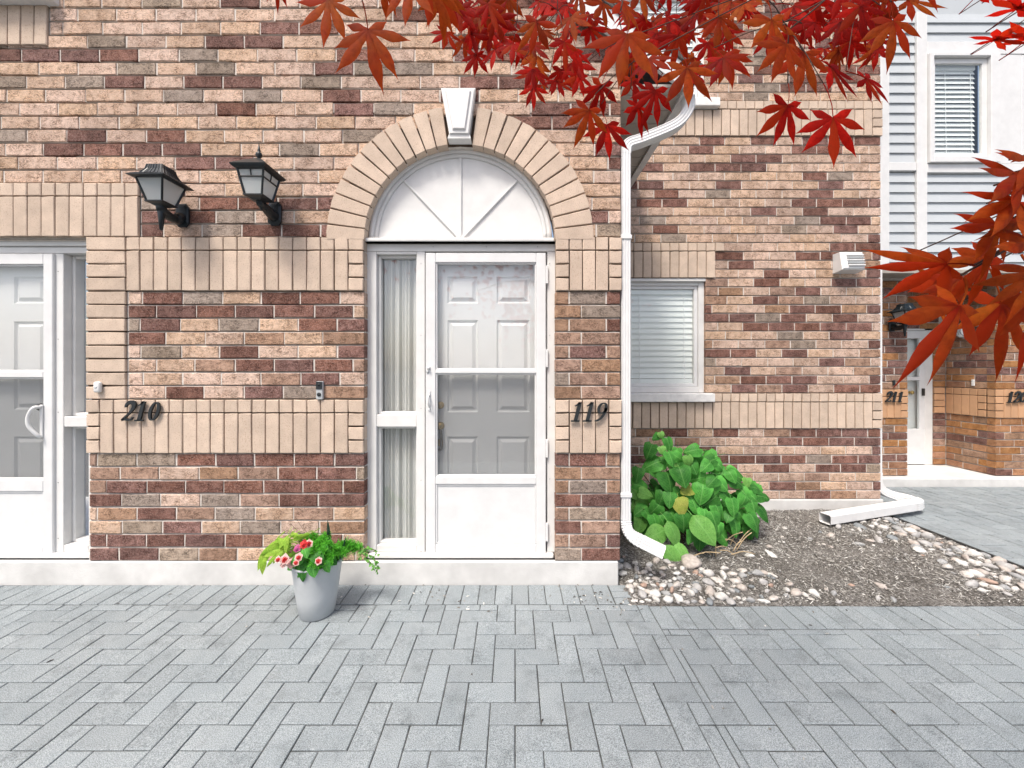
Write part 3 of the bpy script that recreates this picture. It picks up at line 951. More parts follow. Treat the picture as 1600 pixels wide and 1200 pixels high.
# storm door
def storm_door(px0, px1, pyt, pyb, gx0, gx1, gy0, gy1, gy2, gy3, k0, k1):
    Y0, Y1 = YF - 0.018, YF + 0.017
    d = MB()
    d.box(fx(px0, Y0), fx(gx0, Y0), Y0, Y1, fz(pyb, Y0), fz(pyt, Y0), bev=0.004)
    d.box(fx(gx1, Y0), fx(px1, Y0), Y0, Y1, fz(pyb, Y0), fz(pyt, Y0), bev=0.004)
    for a, b in ((pyt, gy0), (gy1, gy2), (gy3, k0), (k1, pyb)):
        d.box(fx(gx0, Y0), fx(gx1, Y0), Y0 + 0.0006, Y1, fz(b, Y0), fz(a, Y0), bev=0.004)
    so = d.build('storm_door', 'vinyl_white', house)
    bd = MB()
    for a, b in ((gy0, gy1), (gy2, gy3)):
        rect_frame(bd, fx(gx0, Y0) + 0.0005, fx(gx1, Y0) - 0.0005, fz(b, Y0) + 0.0005, fz(a, Y0) - 0.0005,
                   fx(gx0, Y0) + 0.010, fx(gx1, Y0) - 0.010, fz(b, Y0) + 0.009, fz(a, Y0) - 0.009, Y0 + 0.010, Y1 - 0.002, 0.002)
    bd.build('glazing_bead', 'vinyl_white', so)
    box('pane', 'clear_glass', so, fx(gx0, Y0) + 0.006, fx(gx1, Y0) - 0.006, Y1 - 0.010, Y1 - 0.006, fz(gy1, Y0) + 0.005, fz(gy0, Y0) - 0.005)
    box('pane', 'clear_glass', so, fx(gx0, Y0) + 0.006, fx(gx1, Y0) - 0.006, Y1 - 0.012, Y1 - 0.009, fz(gy3, Y0) + 0.005, fz(gy2, Y0) - 0.005)
    MB().poly([(fx(gx0, Y0) + 0.006, Y1 - 0.004, fz(gy3, Y0) + 0.005), (fx(gx1, Y0) - 0.006, Y1 - 0.004, fz(gy3, Y0) + 0.005),
               (fx(gx1, Y0) - 0.006, Y1 - 0.004, fz(gy2, Y0) - 0.005), (fx(gx0, Y0) + 0.006, Y1 - 0.004, fz(gy2, Y0) - 0.005)]).build('insect_screen', 'insect_mesh', so)
    kp = MB()
    a, b, c, e = fx(gx0, Y0), fx(gx1, Y0), fz(k1, Y0), fz(k0, Y0)
    rect_frame(kp, a + 0.0005, b - 0.0005, c + 0.0005, e - 0.0005, a + 0.012, b - 0.012, c + 0.012, e - 0.012, Y0 + 0.006, Y1, 0.003)
    kp.box(a + 0.0125, b - 0.0125, Y0 + 0.013, Y1, c + 0.0125, e - 0.0125)
    kp.build('kick_panel', 'vinyl_white', so)
    sw = MB(); sw.box(fx(px0, Y0) + 0.01, fx(px1, Y0) - 0.01, Y0 + 0.004, Y1 - 0.004, fz(pyb, Y0) - 0.014, fz(pyb, Y0) - 0.0005)
    sw.build('sweep', 'rubber_black', so)
    return so
sd = storm_door(665, 853, 395, 867, 680.5, 838, 410, 577.5, 583.5, 745, 757, 851)
d_ = MB(); d_.lathe([(0.011, 0), (0.012, 0.006), (0.008, 0.008), (0.008, 0.018), (0.010, 0.022), (0.004, 0.024)], (fx(671), YF - 0.018, fz(575)), 14, 'Y'); d_.build('latch_button', 'vinyl_white', sd, True)
d_ = MB(); d_.lathe([(0.008, 0), (0.009, 0.005), (0.004, 0.007)], (fx(669), YF - 0.018, fz(581)), 12, 'Y'); d_.build('key_cylinder', 'steel_grey', sd, True)
hx, hz = fx(672), fz(624)
d_ = MB(); d_.box(hx - 0.008, hx + 0.008, YF - 0.026, YF - 0.0185, hz - 0.075, hz + 0.06, bev=0.003); d_.build('handle_plate', 'vinyl_white', sd)
d_ = MB(); d_.tube(smooth_path([(hx, YF - 0.026, hz + 0.03), (hx, YF - 0.06, hz + 0.02), (hx + 0.003, YF - 0.062, hz - 0.02), (hx + 0.002, YF - 0.035, hz - 0.05)], 5), 0.006, 8); d_.build('handle', 'vinyl_white', sd, True)
for hy in (430, 560, 700, 830):
    box('hinge', 'vinyl_white', sd, fx(852.5), fx(856), YF - 0.022, YF - 0.004, fz(hy + 14), fz(hy - 14), bev=0.002)
# --- door 210 at the left edge
FR = MB()
FR.box(fx(83), fx(99), YF, YF + 0.12, FOOT_Z + 0.033, fz(396), bev=0.003)
FR.box(fx(-125), fx(145), YF - 0.004, YF + 0.12, fz(396) + 0.0005, fz(386), bev=0.003)
FR.box(fx(-125), fx(145), YF - 0.02, YF + 0.10, fz(385.5), fz(374), bev=0.004)
FR.box(fx(137), fx(150), YF + 0.004, YF + 0.12, FOOT_Z + 0.033, fz(396), bev=0.003)
FR.box(fx(-140), fx(-112), YF, YF + 0.12, FOOT_Z + 0.033, fz(396), bev=0.003)
f210 = FR.build('door_frame', 'white_paint', house)
for sy in (424, 530, 644, 754, 841):
    m_ = MB(); m_.lathe([(0.0025, 0), (0.0025, 0.002)], (fx(91), YF, fz(sy)), 8, 'Y'); m_.build('screw', 'dark_iron', f210)
def sidelight_simple():
    s = MB()
    s.box(fx(99) + 0.001, fx(137) - 0.001, YF + 0.002, YF + 0.1, fz(667), fz(651), bev=0.003)
    so = s.build('sidelight', 'white_paint', house)
    box('rail', 'white_paint', so, fx(99) + 0.001, fx(137) - 0.001, YF + 0.002, YF + 0.1, FOOT_Z + 0.033, fz(852), bev=0.003)
    for z0, z1_ in ((fz(651), fz(396)), (fz(852), fz(667))):
        st = MB()
        rect_frame(st, fx(99) + 0.001, fx(137) - 0.001, z0 + 0.0005, z1_ - 0.0005, fx(99) + 0.022, fx(137) - 0.012, z0 + 0.02, z1_ - 0.02, YF + 0.05, YF + 0.118, 0.003)
        st.build('glazing_bead', 'white_paint', so)
        box('pane', 'clear_glass', so, fx(99) + 0.02, fx(137) - 0.010, YF + 0.105, YF + 0.109, z0 + 0.018, z1_ - 0.018)
sidelight_simple()
box('room_shade', 'interior_dark', house, fx(60), fx(160), 0.42, 0.43, FOOT_Z, fz(380))
fd2 = panel_door(house, -115, 84, 392, 868, 0.112, [(-78, -22), (22, 72)], [(432, 474), (502, 640), (682, 812)])
d_ = MB(); d_.lathe([(0.024, 0), (0.026, 0.004), (0.022, 0.016), (0.012, 0.020)], (ux(70, 0.13), 0.112, uz(636, 0.11)), 18, 'Y'); d_.build('deadbolt', 'dark_iron', fd2, True)
sd2 = storm_door(-108, 82, 396, 867, -92, 67, 413, 580, 590, 750, 768, 855)
hx, hz = fx(71), fz(655)
d_ = MB(); d_.box(hx - 0.008, hx + 0.012, YF - 0.028, YF - 0.0185, hz - 0.12, hz + 0.10, bev=0.003); d_.build('handle_plate', 'vinyl_white', sd2)
d_ = MB(); d_.tube(smooth_path([(hx, YF - 0.025, hz + 0.085), (hx - 0.015, YF - 0.055, hz + 0.08), (hx - 0.040, YF - 0.062, hz + 0.02), (hx - 0.034, YF - 0.062, hz - 0.04), (hx, YF - 0.045, hz - 0.10), (hx + 0.004, YF - 0.028, hz - 0.115)], 5), 0.011, 10); d_.build('handle', 'vinyl_white', sd2, True)

# ------------------------------------------------------------------ recessed wing with the small window
Y2 = 3.88 - D1
S2 = F / 3.88
def x2(px): return ux(px, Y2)
def z2(py): return uz(py, Y2)
def y2line(k): return 780 - 13.83 * k
wing = thing('townhouse', 'recessed brick wing with small white window behind the shrub', 'townhouse', (x2(1150), Y2 + 0.3, 0))
T2 = front(Y2)
W2L, W2R = x2(905), x2(1376)
P2 = PITCH
B2, TR2 = Bricks(), Bricks()
WX0, WX1 = x2(950), x2(1103)
LOW_MIX2 = [('tan_brick', 0.36), ('brown_brick', 0.16), ('dark_brick', 0.40), ('grey_brick', 0.08)]
UP_MIX2 = [('tan_brick', 0.66), ('dark_brick', 0.25), ('grey_brick', 0.09)]
BP2 = 40.3 / S2
for k in range(0, 64):
    zb = z2(y2line(k))
    mix = LOW_MIX2 if k < 8 else (MID_MIX if k < 29 else UP_MIX2)
    if k < 8 or 29 <= k < 41 or k >= 58: spans = [(W2L, W2R)]
    elif 12 <= k < 25 or 45 <= k < 58: spans = [(W2L, WX0), (WX1, W2R)]
    elif 25 <= k < 28: spans = [(x2(1118), W2R)]
    elif k == 28: spans = [(x2(1132), W2R)]
    else: spans = []
    for a, b in spans:
        lay(B2, T2, a, b, zb, BP2, bond(k) + 0.25, mix)
HW = 13.95 / S2
for kb, sill_r in ((8, 1114), (41, 1122)):
    zb = z2(y2line(kb))
    soldiers(TR2, T2, W2L, x2(1362), zb, 3, header=False, wid=HW)
    soldiers(TR2, T2, x2(sill_r), x2(1362), zb + 3 * PITCH, 1, header=False, wid=HW)
    stack(TR2, T2, x2(1362.5), x2(1378), zb, 4)
soldiers(TR2, T2, W2L, x2(1117), z2(y2line(25)), 3, header=False, wid=HW)
soldiers(TR2, T2, W2L, x2(1131), z2(y2line(28)), 1, header=False, wid=HW)
z12, z25, z45, z58 = (z2(y2line(k)) for k in (12, 25, 45, 58))
W2_TOP = z2(y2line(64))
mb = sheet_with_holes('wall', 'mortar', wing, T2, W2L, W2R - 0.006, z2(780), W2_TOP, [(WX0 - 0.004, WX1 + 0.004, z12 - 0.09, z25 + 0.003), (WX0 - 0.004, WX1 + 0.004, z45 - 0.09, z58 + 0.003)], z2(780), [(z2(y2line(8)), z2(y2line(12))), (z2(y2line(41)), z2(y2line(45)))])
bed(mb, facing_right(W2R), Y2 + 0.012, Y2 + 1.2, z2(780), W2_TOP, z2(780))
wall2 = mb.build('wall', 'mortar', wing)
TR2s = facing_right(W2R)
for k in range(0, 64):
    lay(B2, TR2s, Y2 + 0.094, Y2 + 1.2, z2(y2line(k)), BP2, bond(k) + 0.3, MID_MIX, seen=False)
B2.build(wall2, 'brick', 'bricks_beyond')
TR2.build(wall2, 'trim_brick', 'trim_bricks_beyond')
box('footing', 'concrete', wing, WALL_R + 0.02, W2R + 0.02, Y2 - 0.012, Y2 + 1.2, -0.1, z2(780) - 0.001, bev=0.006)
def small_window(zb, zt, sill_r, closed):
    YW = Y2 + 0.030
    w = MB()
    rect_frame(w, WX0 + 0.002, WX1 - 0.002, zb, zt - 0.002, WX0 + 0.062, WX1 - 0.062, zb + 0.06, zt - 0.072, YW, YW + 0.1, 0.004)
    wo_ = w.build('window', 'white_paint', wing)
    a = MB()
    rect_frame(a, WX0 + 0.0625, WX1 - 0.0625, zb + 0.0605, zt - 0.0725, WX0 + 0.10, WX1 - 0.10, zb + 0.095, zt - 0.105, YW + 0.014, YW + 0.06, 0.004)
    a.build('sash', 'vinyl_white', wo_)
    hd = MB(); hd.box(WX0 + 0.0, WX1 + 0.0, YW - 0.03, YW - 0.0005, zt - 0.035, zt - 0.003, bev=0.005); hd.build('head_moulding', 'white_paint', wo_)
    box('pane', 'window_glass', wo_, WX0 + 0.098, WX1 - 0.098, YW + 0.030, YW + 0.033, zb + 0.093, zt - 0.103)
    box('backing', 'interior_dark', wo_, WX0, WX1, YW + 0.22, YW + 0.23, zb, zt)
    s = MB(); s.box(W2L, x2(sill_r), Y2 - 0.06, Y2 + 0.029, zb - 0.088, zb - 0.002, bev=0.008, seg=2); s.build('sill', 'stone_white', wo_)
    return wo_
w_low = small_window(z12, z25, 1113, True)
w_up = small_window(z45, z58, 1121, True)
def blind(x0, x1_, y, z0, z1_, pitch, label, name='window_blind', tilt=82, sw=0.062, valance=0.0):
    bl = thing(name, label, 'blind', ((x0 + x1_) / 2, y, z1_))
    m = MB(); m.box(x0, x1_, y - 0.018, y + 0.03, z1_ - 0.05 - valance, z1_, bev=0.004); m.build('head_rail', 'blind_white', bl)
    me = None
    z = z1_ - 0.07 - valance
    c, s = math.cos(R(tilt)), math.sin(R(tilt))
    sm = MB(); sm.loft([[(xx, -sw / 2 * c, -sw / 2 * s), (xx, 0.003 * s, 0.004), (xx, sw / 2 * c, sw / 2 * s), (xx, 0.003 * s, 0.001)] for xx in (x0, x1_)])
    me = sm.mesh('slat'); me.materials.append(MATS['blind_white'])
    while z > z0 + 0.025:
        link('slat', me, bl, (0, y, z)); z -= pitch
    z0 = min(z0, z + pitch / 2 - 0.03)
    m = MB(); m.box(x0, x1_, y - 0.014, y + 0.02, z0, z0 + 0.045, bev=0.004); m.build('bottom_rail', 'blind_white', bl)
    for cx in (x0 + 0.30 * (x1_ - x0), x0 + 0.88 * (x1_ - x0)):
        m = MB(); m.tube([(cx, y - 0.017, z1_ - 0.05), (cx, y - 0.034, z0 + 0.02)], 0.0028, 6); m.build('ladder_cord', 'blind_white', bl)
    return bl
blind(WX0 + 0.10, WX1 - 0.10, Y2 + 0.084, z12 + 0.095, z25 - 0.105, 0.058, 'white slatted blind inside the small window above the shrub')
blind(WX0 + 0.10, WX1 - 0.10, Y2 + 0.084, z45 + 0.095, z58 - 0.105, 0.058, 'white blind in the upper window behind red leaves', tilt=77)

# ------------------------------------------------------------------ far townhouse (doors 211 and 120)
Y3 = 4.75 - D1
YR = 5.30 - D1
far = thing('townhouse', 'far townhouse with white siding above orange brick and a recessed entry', 'townhouse', (5.2, Y3 + 0.5, 0))
T3, T3R = front(Y3), front(YR)
Z3 = 0.105
SOF = 2.55
XA0, XA1, XB = W2R + 0.12, ux(1418, Y3), 5.945
B3, TR3 = Bricks(), Bricks()
TSL = facing_left(XB)
DX0, DX1 = 4.80, ux(1459, YR)
for k in range(0, 27):
    zb = Z3 + k * PITCH
    band = 8 <= k < 12
    if not band:
        lay(B3, T3, XA0, XA1, zb, BP, bond(k) + 0.1, FAR_MIX if k < 8 else [('orange_brick', 0.4), ('dark_brick', 0.35), ('brown_brick', 0.25)])
        lay(B3, T3, XB, 7.6, zb, BP, bond(k) + 0.6, FAR_MIX)
        lay(B3, TSL, -YR + 0.002, -Y3 - 0.094, zb, BP, bond(k) + 0.2, FAR_MIX)
        if zb + PITCH > 2.06: lay(B3, T3R, XA1, XB - 0.096, zb, BP, bond(k), FAR_MIX)
        else: lay(B3, T3R, DX1, XB - 0.004, zb, BP, 0.0, FAR_MIX)
zb = Z3 + 8 * PITCH
stack(TR3, T3R, DX1, XB - 0.018, zb, 4, 'buff_orange')
soldiers(TR3, T3, XA0, XA1 - 0.09, zb, 4, 'buff_orange')
stack(TR3, T3, XA1 - 0.09, XA1, zb, 4, 'buff_orange')
stack(TR3, T3, XB - 0.012, XB + 0.09, zb, 4, 'buff_orange')
soldiers(TR3, T3, XB + 0.09, 7.6, zb, 4, 'buff_orange')
soldiers(TR3, TSL, -YR + 0.002, -Y3 - 0.18, zb, 4, 'buff_orange')
stack(TR3, TSL, -Y3 - 0.18, -Y3 - 0.092, zb, 4, 'buff_orange')
mb = MB()
RK3 = [(Z3 + 8 * PITCH, Z3 + 12 * PITCH)]
bed(mb, T3, XA0, XA1 - 0.006, Z3, SOF, Z3, RK3)
bed(mb, facing_right(XA1), Y3 + 0.012, YR + 0.1, Z3, SOF, Z3)
bed(mb, T3, XB + 0.012, 7.6, Z3, SOF, Z3, RK3)
bed(mb, TSL, -YR - 0.1, -Y3 - 0.012, Z3, SOF, Z3, RK3)
bed(mb, T3R, DX1 + 0.002, XB, Z3, SOF, Z3, RK3)
bed(mb, T3R, XA1, DX1 + 0.002, 2.06, SOF, Z3)
wall3 = mb.build('wall', 'mortar', far)
B3.build(wall3, 'brick', 'bricks_beyond')
TR3.build(wall3, 'trim_brick', 'trim_bricks_beyond')
box('entry_slab', 'concrete', far, W2R + 0.05, 8.0, Y3 - 0.09, YR + 0.2, -0.1, 0.10, bev=0.012)
# door 211
dz0, dz1 = 0.102, 2.03
fr = MB()
fr.box(ux(1446, YR), DX1 - 0.003, YR + 0.01, YR + 0.1, dz0, dz1, bev=0.004)
fr.box(XA1 + 0.002, DX1 - 0.003, YR + 0.01, YR + 0.1, dz1 - 0.07, dz1 + 0.028, bev=0.004)
f3 = fr.build('door_frame', 'white_paint', far)
d3x0, d3x1 = XA1 + 0.03, ux(1446, YR) - 0.003
sg = MB()
for a, b in ((dz0 + 0.01, 0.60), (1.27, 1.32), (dz1 - 0.18, dz1 - 0.075)):
    sg.box(d3x0, d3x1, YR + 0.004, YR + 0.04, a, b, bev=0.004)
sg.box(d3x1 - 0.075, d3x1, YR + 0.0036, YR + 0.0404, 0.6005, dz1 - 0.1805, bev=0.004)
s3 = sg.build('storm_door', 'vinyl_white', far)
box('pane', 'window_glass', s3, d3x0, d3x1 - 0.075, YR + 0.02, YR + 0.024, 0.60, dz1 - 0.18)
box('inner_door', 'door_paint', s3, d3x0, d3x1, YR + 0.085, YR + 0.095, dz0, dz1 - 0.08)
d_ = MB(); d_.lathe([(0.02, 0), (0.012, 0.02), (0.028, 0.04), (0.012, 0.055)], (d3x1 - 0.13, YR + 0.085, 1.1), 12, 'Y'); d_.build('knob', 'brass', s3, True)
d_ = MB(); d_.box(d3x1 - 0.05, d3x1 - 0.03, YR - 0.03, YR + 0.003, 1.06, 1.16, bev=0.004); d_.build('handle', 'dark_iron', s3)
# siding above
YS = 4.50 - D1
def xs_(px): return ux(px, YS)
def zs_(py): return uz(py, YS)
box('soffit', 'soffit_wood', far, W2R + 0.01, 8.0, YS + 0.01, YR + 0.1, SOF, SOF + 0.02)
box('drip_edge', 'soffit_wood', far, W2R + 0.01, 8.0, YS - 0.03, YS + 0.008, SOF - 0.01, SOF + 0.035, bev=0.004)
sbm = MB()
for a in ((W2R + 0.01, xs_(1453), SOF + 0.022, 6.0), (xs_(1541), 8.0, SOF + 0.022, 6.0), (xs_(1453), xs_(1541), SOF + 0.022, zs_(247)), (xs_(1453), xs_(1541), zs_(92), 6.0)):
    sbm.box(a[0], a[1], YS + 0.03, YS + 0.06, a[2], a[3])
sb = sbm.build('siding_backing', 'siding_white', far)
BPH = 15.62 * 4.5 / F
def boards(px0, px1, zlo, zhi):
    z = zlo
    x0, x1_ = xs_(px0), xs_(px1)
    while z < zhi - 0.02:
        t = min(z + BPH, zhi)
        m = MB()
        m.prism([(0, 0), (1, 0), (1, 1), (0, 1)], 0, 1)
        for v in m.bm.verts:
            top = v.co.z > 0.5
            back = v.co.y > 0.5
            v.co = Vector((x0 if v.co.x < 0.5 else x1_, YS + 0.03 if back else (YS + (0.018 if top else 0.0)), (t - 0.001) if top else z))
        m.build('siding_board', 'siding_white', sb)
        z += BPH
zt_ = 5.6
boards(1388, 1430, zs_(425), zs_(268)); boards(1388, 1430, zs_(254), zt_)
boards(1447, 1700, zs_(425), zs_(271)); boards(1447, 1700, zs_(66), zt_)
box('corner_board', 'vinyl_white', far, xs_(1372), xs_(1387.5), YS - 0.02, YS + 0.029, SOF + 0.04, zt_, bev=0.004)
box('corner_board', 'vinyl_white', far, xs_(1430.5), xs_(1446.5), YS - 0.02, YS + 0.029, SOF + 0.04, zt_, bev=0.004)
box('trim_board', 'vinyl_white', far, xs_(1387.8), xs_(1430.2), YS - 0.016, YS + 0.029, zs_(267.5), zs_(254.5), bev=0.004)
box('trim_board', 'vinyl_white', far, xs_(1446.8), xs_(1700), YS - 0.016, YS + 0.029, zs_(270.5), zs_(257), bev=0.004)
box('trim_board', 'vinyl_white', far, xs_(1446.8), xs_(1700), YS - 0.016, YS + 0.029, zs_(86), zs_(66.5), bev=0.004)
box('wall_panel', 'vinyl_white', far, xs_(1556), xs_(1594), YS - 0.012, YS + 0.029, zs_(256.5), zs_(86.5), bev=0.003)
box('wall_panel', 'vinyl_white', far, xs_(1594.5), xs_(1640), YS - 0.010, YS + 0.029, zs_(256.5), zs_(86.5), bev=0.003)
w = MB()
ox0, ox1, oz0, oz1 = xs_(1447), xs_(1555.5), zs_(256.5), zs_(86.5)
rect_frame(w, ox0, ox1, oz0, oz1, xs_(1453), xs_(1541), zs_(247), zs_(92), YS - 0.05, YS + 0.028, 0.004)
fw = w.build('window', 'vinyl_white', far)
w = MB(); rect_frame(w, xs_(1453) + 0.0005, xs_(1541) - 0.0005, zs_(247) + 0.0005, zs_(92) - 0.0005, xs_(1460), xs_(1533), zs_(240), zs_(100), YS - 0.01, YS + 0.026, 0.003)
w.build('sash', 'vinyl_white', fw)
box('pane', 'window_glass', fw, xs_(1459), xs_(1534), YS + 0.008, YS + 0.011, zs_(241), zs_(99))
box('backing', 'interior_dark', fw, xs_(1445), xs_(1560), YS + 0.20, YS + 0.21, zs_(260), zs_(80))
blind(xs_(1462), xs_(1531), YS + 0.06, zs_(241), zs_(98), 0.056, 'white slatted blind in the upstairs window beside the white siding', tilt=70)

# ------------------------------------------------------------------ curtain behind the sidelight
cu = thing('curtain', 'sheer pleated cream curtain behind the narrow sidelight glass', 'curtain', (ux(625, 0.17), 0.17, FOOT_Z + 0.05))
def drape(z0, z1_, seed):
    rg = random.Random(seed)
    X0, X1 = ux(590, 0.17), ux(652, 0.17)
    n = 90
    ph = [rg.uniform(0, 6) for _ in range(4)]
    V, Fs = [], []
    for j in range(7):
        t = j / 6
        for i in range(n + 1):
            u = i / n
            y = 0.165 + 0.012 * math.sin(u * 42 + ph[0] + 0.3 * t) + 0.009 * math.sin(u * 71 + ph[1] - 0.5 * t) + 0.006 * math.sin(u * 19 + ph[2] + t)
            V.append((X0 + (X1 - X0) * u, y, z0 + (z1_ - z0) * t))
    for j in range(6):
        for i in range(n):
            a = j * (n + 1) + i
            Fs.append((a, a + 1, a + n + 2, a + n + 1))
    me = bpy.data.meshes.new('drape')
    me.from_pydata(V, [], Fs)
    return me
obj('drape', drape(FOOT_Z + 0.06, fz(393), 3), 'sheer_fabric', cu, True)
m = MB(); m.tube([(ux(592, 0.17), 0.17, fz(392)), (ux(653, 0.17), 0.17, fz(392))], 0.008, 8); m.build('curtain_rod', 'brass', cu, True)

# ------------------------------------------------------------------ wall lanterns
def lantern(X, Z, Yw, s, style, label, group='carriage lanterns on brick'):
    """plate on the wall at (X, Yw, Z); the lamp body hangs forward of it"""
    L = thing('wall_lantern', label, 'lantern', (X, Yw, Z), group)
    def P(x, y, z): return (X + x * s, Yw - 0.014 - y * s, Z + z * s)
    m = MB()
    oct_ = [(0.056, -0.075), (0.056, 0.065), (0.034, 0.095), (-0.034, 0.095), (-0.056, 0.065), (-0.056, -0.075), (-0.030, -0.105), (0.030, -0.105)]
    m.loft([[P(a, -0.002, b) for a, b in oct_], [P(a, 0.012, b) for a, b in oct_], [P(a * 0.7, 0.022, b * 0.7) for a, b in oct_]])
    m.build('wall_plate', 'black_metal', L)
    CY = 0.205
    z0 = -0.005 if style == 'tail' else 0.022
    # arm
    m = MB()
    if style == 'tail':
        pts = smooth_path([P(0, 0.015, -0.025), P(0, 0.06, -0.055), P(0, 0.12, -0.065), P(0, 0.17, -0.05), P(0, CY - 0.004, -0.035), P(0, CY, z0 + 0.005)], 5)
        rr = [0.046 * s] * 6 + [0.036 * s] * (len(pts) - 6)
        m.tube(pts, rr, 10)
    else:
        pts = smooth_path([P(0, 0.015, -0.03), P(0, 0.07, -0.022), P(0, 0.13, -0.004), P(0, CY - 0.02, 0.0), P(0, CY, z0 + 0.005)], 5)
        rr = [(0.048 - 0.026 * i / len(pts)) * s for i in range(len(pts))]
        m.tube(pts, rr, 10)
    m.build('arm', 'black_metal', L, True)
    # body: tapered square cage
    def sq(h, z): return [P(-h, CY - h, z), P(h, CY - h, z), P(h, CY + h, z), P(-h, CY + h, z)]
    b0, b1 = (0.062, 0.105) if style == 'tail' else (0.066, 0.100)
    zb, zt = z0 + 0.02, z0 + (0.185 if style == 'tail' else 0.20)
    m = MB()
    m.loft([sq(0.030, z0 - 0.008), sq(0.050, z0 + 0.004), sq(b0 + 0.010, z0 + 0.012), sq(b0 + 0.010, zb)])
    m.build('base_tray', 'black_metal', L)
    for sx in (-1, 1):
        for sy in (-1, 1):
            m = MB(); m.tube([P(sx * b0, CY + sy * b0, zb - 0.002), P(sx * b1, CY + sy * b1, zt)], 0.0085 * s, 6); m.build('corner_post', 'black_metal', L)
    if style != 'tail':
        zm = zb + (zt - zb) * 0.70
        hm = b0 + (b1 - b0) * 0.70
        q = sq(hm + 0.001, zm)
        top = sq(b1, zt)
        for i in range(4):
            m = MB(); m.tube([q[i], q[(i + 1) % 4]], 0.006 * s, 5); m.build('glazing_bar', 'black_metal', L)
            a = [(q[i][k] + q[(i + 1) % 4][k]) / 2 for k in range(3)]
            b = [(top[i][k] + top[(i + 1) % 4][k]) / 2 for k in range(3)]
            m = MB(); m.tube([a, b], 0.005 * s, 5); m.build('glazing_bar', 'black_metal', L)
    lo, hi = sq(b0 - 0.003, zb + 0.002), sq(b1 - 0.003, zt - 0.002)
    for i in range(4):
        j = (i + 1) % 4
        g_ = MB(); g_.poly([lo[i], lo[j], hi[j], hi[i]]); g_.build('pane', 'lantern_glass', L)
    m = MB(); m.tube([P(0, CY, zb), P(0, CY, zb + 0.075)], 0.012 * s, 8); cd = m.build('candle', 'blind_white', L)
    m = MB(); m.lathe([(0.010 * s, 0), (0.017 * s, 0.02 * s), (0.014 * s, 0.045 * s), (0.003 * s, 0.065 * s)], P(0, CY, zb + 0.075), 10); m.build('bulb', 'lantern_glass', cd, True)
    # roof
    m = MB()
    if style == 'tail':
        m.loft([sq(b1 + 0.012, zt - 0.004), sq(b1 + 0.040, zt + 0.004), sq(b1 + 0.040, zt + 0.010), sq(b1 - 0.008, zt + 0.040), sq(b1 - 0.034, zt + 0.085), sq(b1 - 0.042, zt + 0.125), sq(b1 - 0.060, zt + 0.130)])
        rf = m.build('roof', 'black_metal', L)
        for side in range(4):
            for k in range(-3, 4):
                pr = [(b1 + 0.036, zt + 0.012), (b1 - 0.008, zt + 0.041), (b1 - 0.034, zt + 0.086), (b1 - 0.042, zt + 0.124)]
                pp = []
                for h_, z_ in pr:
                    u = k / 3.4 * h_
                    x_, y_ = ((u, -h_), (h_, u), (u, h_), (-h_, u))[side]
                    pp.append(P(x_, CY + y_, z_))
                t_ = MB(); t_.tube(pp, 0.0035 * s, 4); t_.build('roof_rib', 'black_metal', rf)
        m = MB(); m.lathe([(0.018 * s, 0.0), (0.024 * s, -0.012 * s), (0.028 * s, -0.02 * s), (0.022 * s, -0.032 * s), (0.026 * s, -0.045 * s), (0.013 * s, -0.19 * s), (0.005 * s, -0.20 * s)], P(0, CY, z0 + 0.0), 12)
        m.build('tail', 'black_metal', L, True)
    else:
        m.loft([sq(b1 + 0.002, zt - 0.004), sq(b1 + 0.022, zt + 0.006), sq(b1 + 0.034, zt + 0.020), sq(b1 + 0.036, zt + 0.028), sq(b1 + 0.030, zt + 0.033), sq(0.070, zt + 0.085), sq(0.050, zt + 0.098), sq(0.018, zt + 0.125)])
        rf = m.build('roof', 'black_metal', L)
        m = MB(); m.lathe([(0.012 * s, 0), (0.012 * s, 0.014 * s), (0.026 * s, 0.035 * s), (0.020 * s, 0.055 * s), (0.008 * s, 0.062 * s), (0.012 * s, 0.072 * s), (0.009 * s, 0.085 * s), (0.001, 0.135 * s)], P(0, CY, zt + 0.118), 12)
        m.build('finial', 'black_metal', rf, True)
        m = MB(); m.lathe([(0.012 * s, 0), (0.014 * s, -0.01 * s), (0.008 * s, -0.014 * s), (0.014 * s, -0.024 * s), (0.006 * s, -0.034 * s)], P(0, CY - 0.03, -0.012), 10)
        m.build('drop_knob', 'black_metal', L, True)
    return L
lantern(x1(289), z1(338), 0.0, 0.76, 'tail', 'black wall lantern with ribbed roof and long tail, nearest door 210')
lantern(x1(432), z1(335), 0.0, 0.78, 'finial', 'black wall lantern with pointed finial left of the arch')
lantern(ux(1392, Y3), uz(508, Y3), Y3, 0.76, 'tail', 'small black wall lantern on the far orange brick pier')

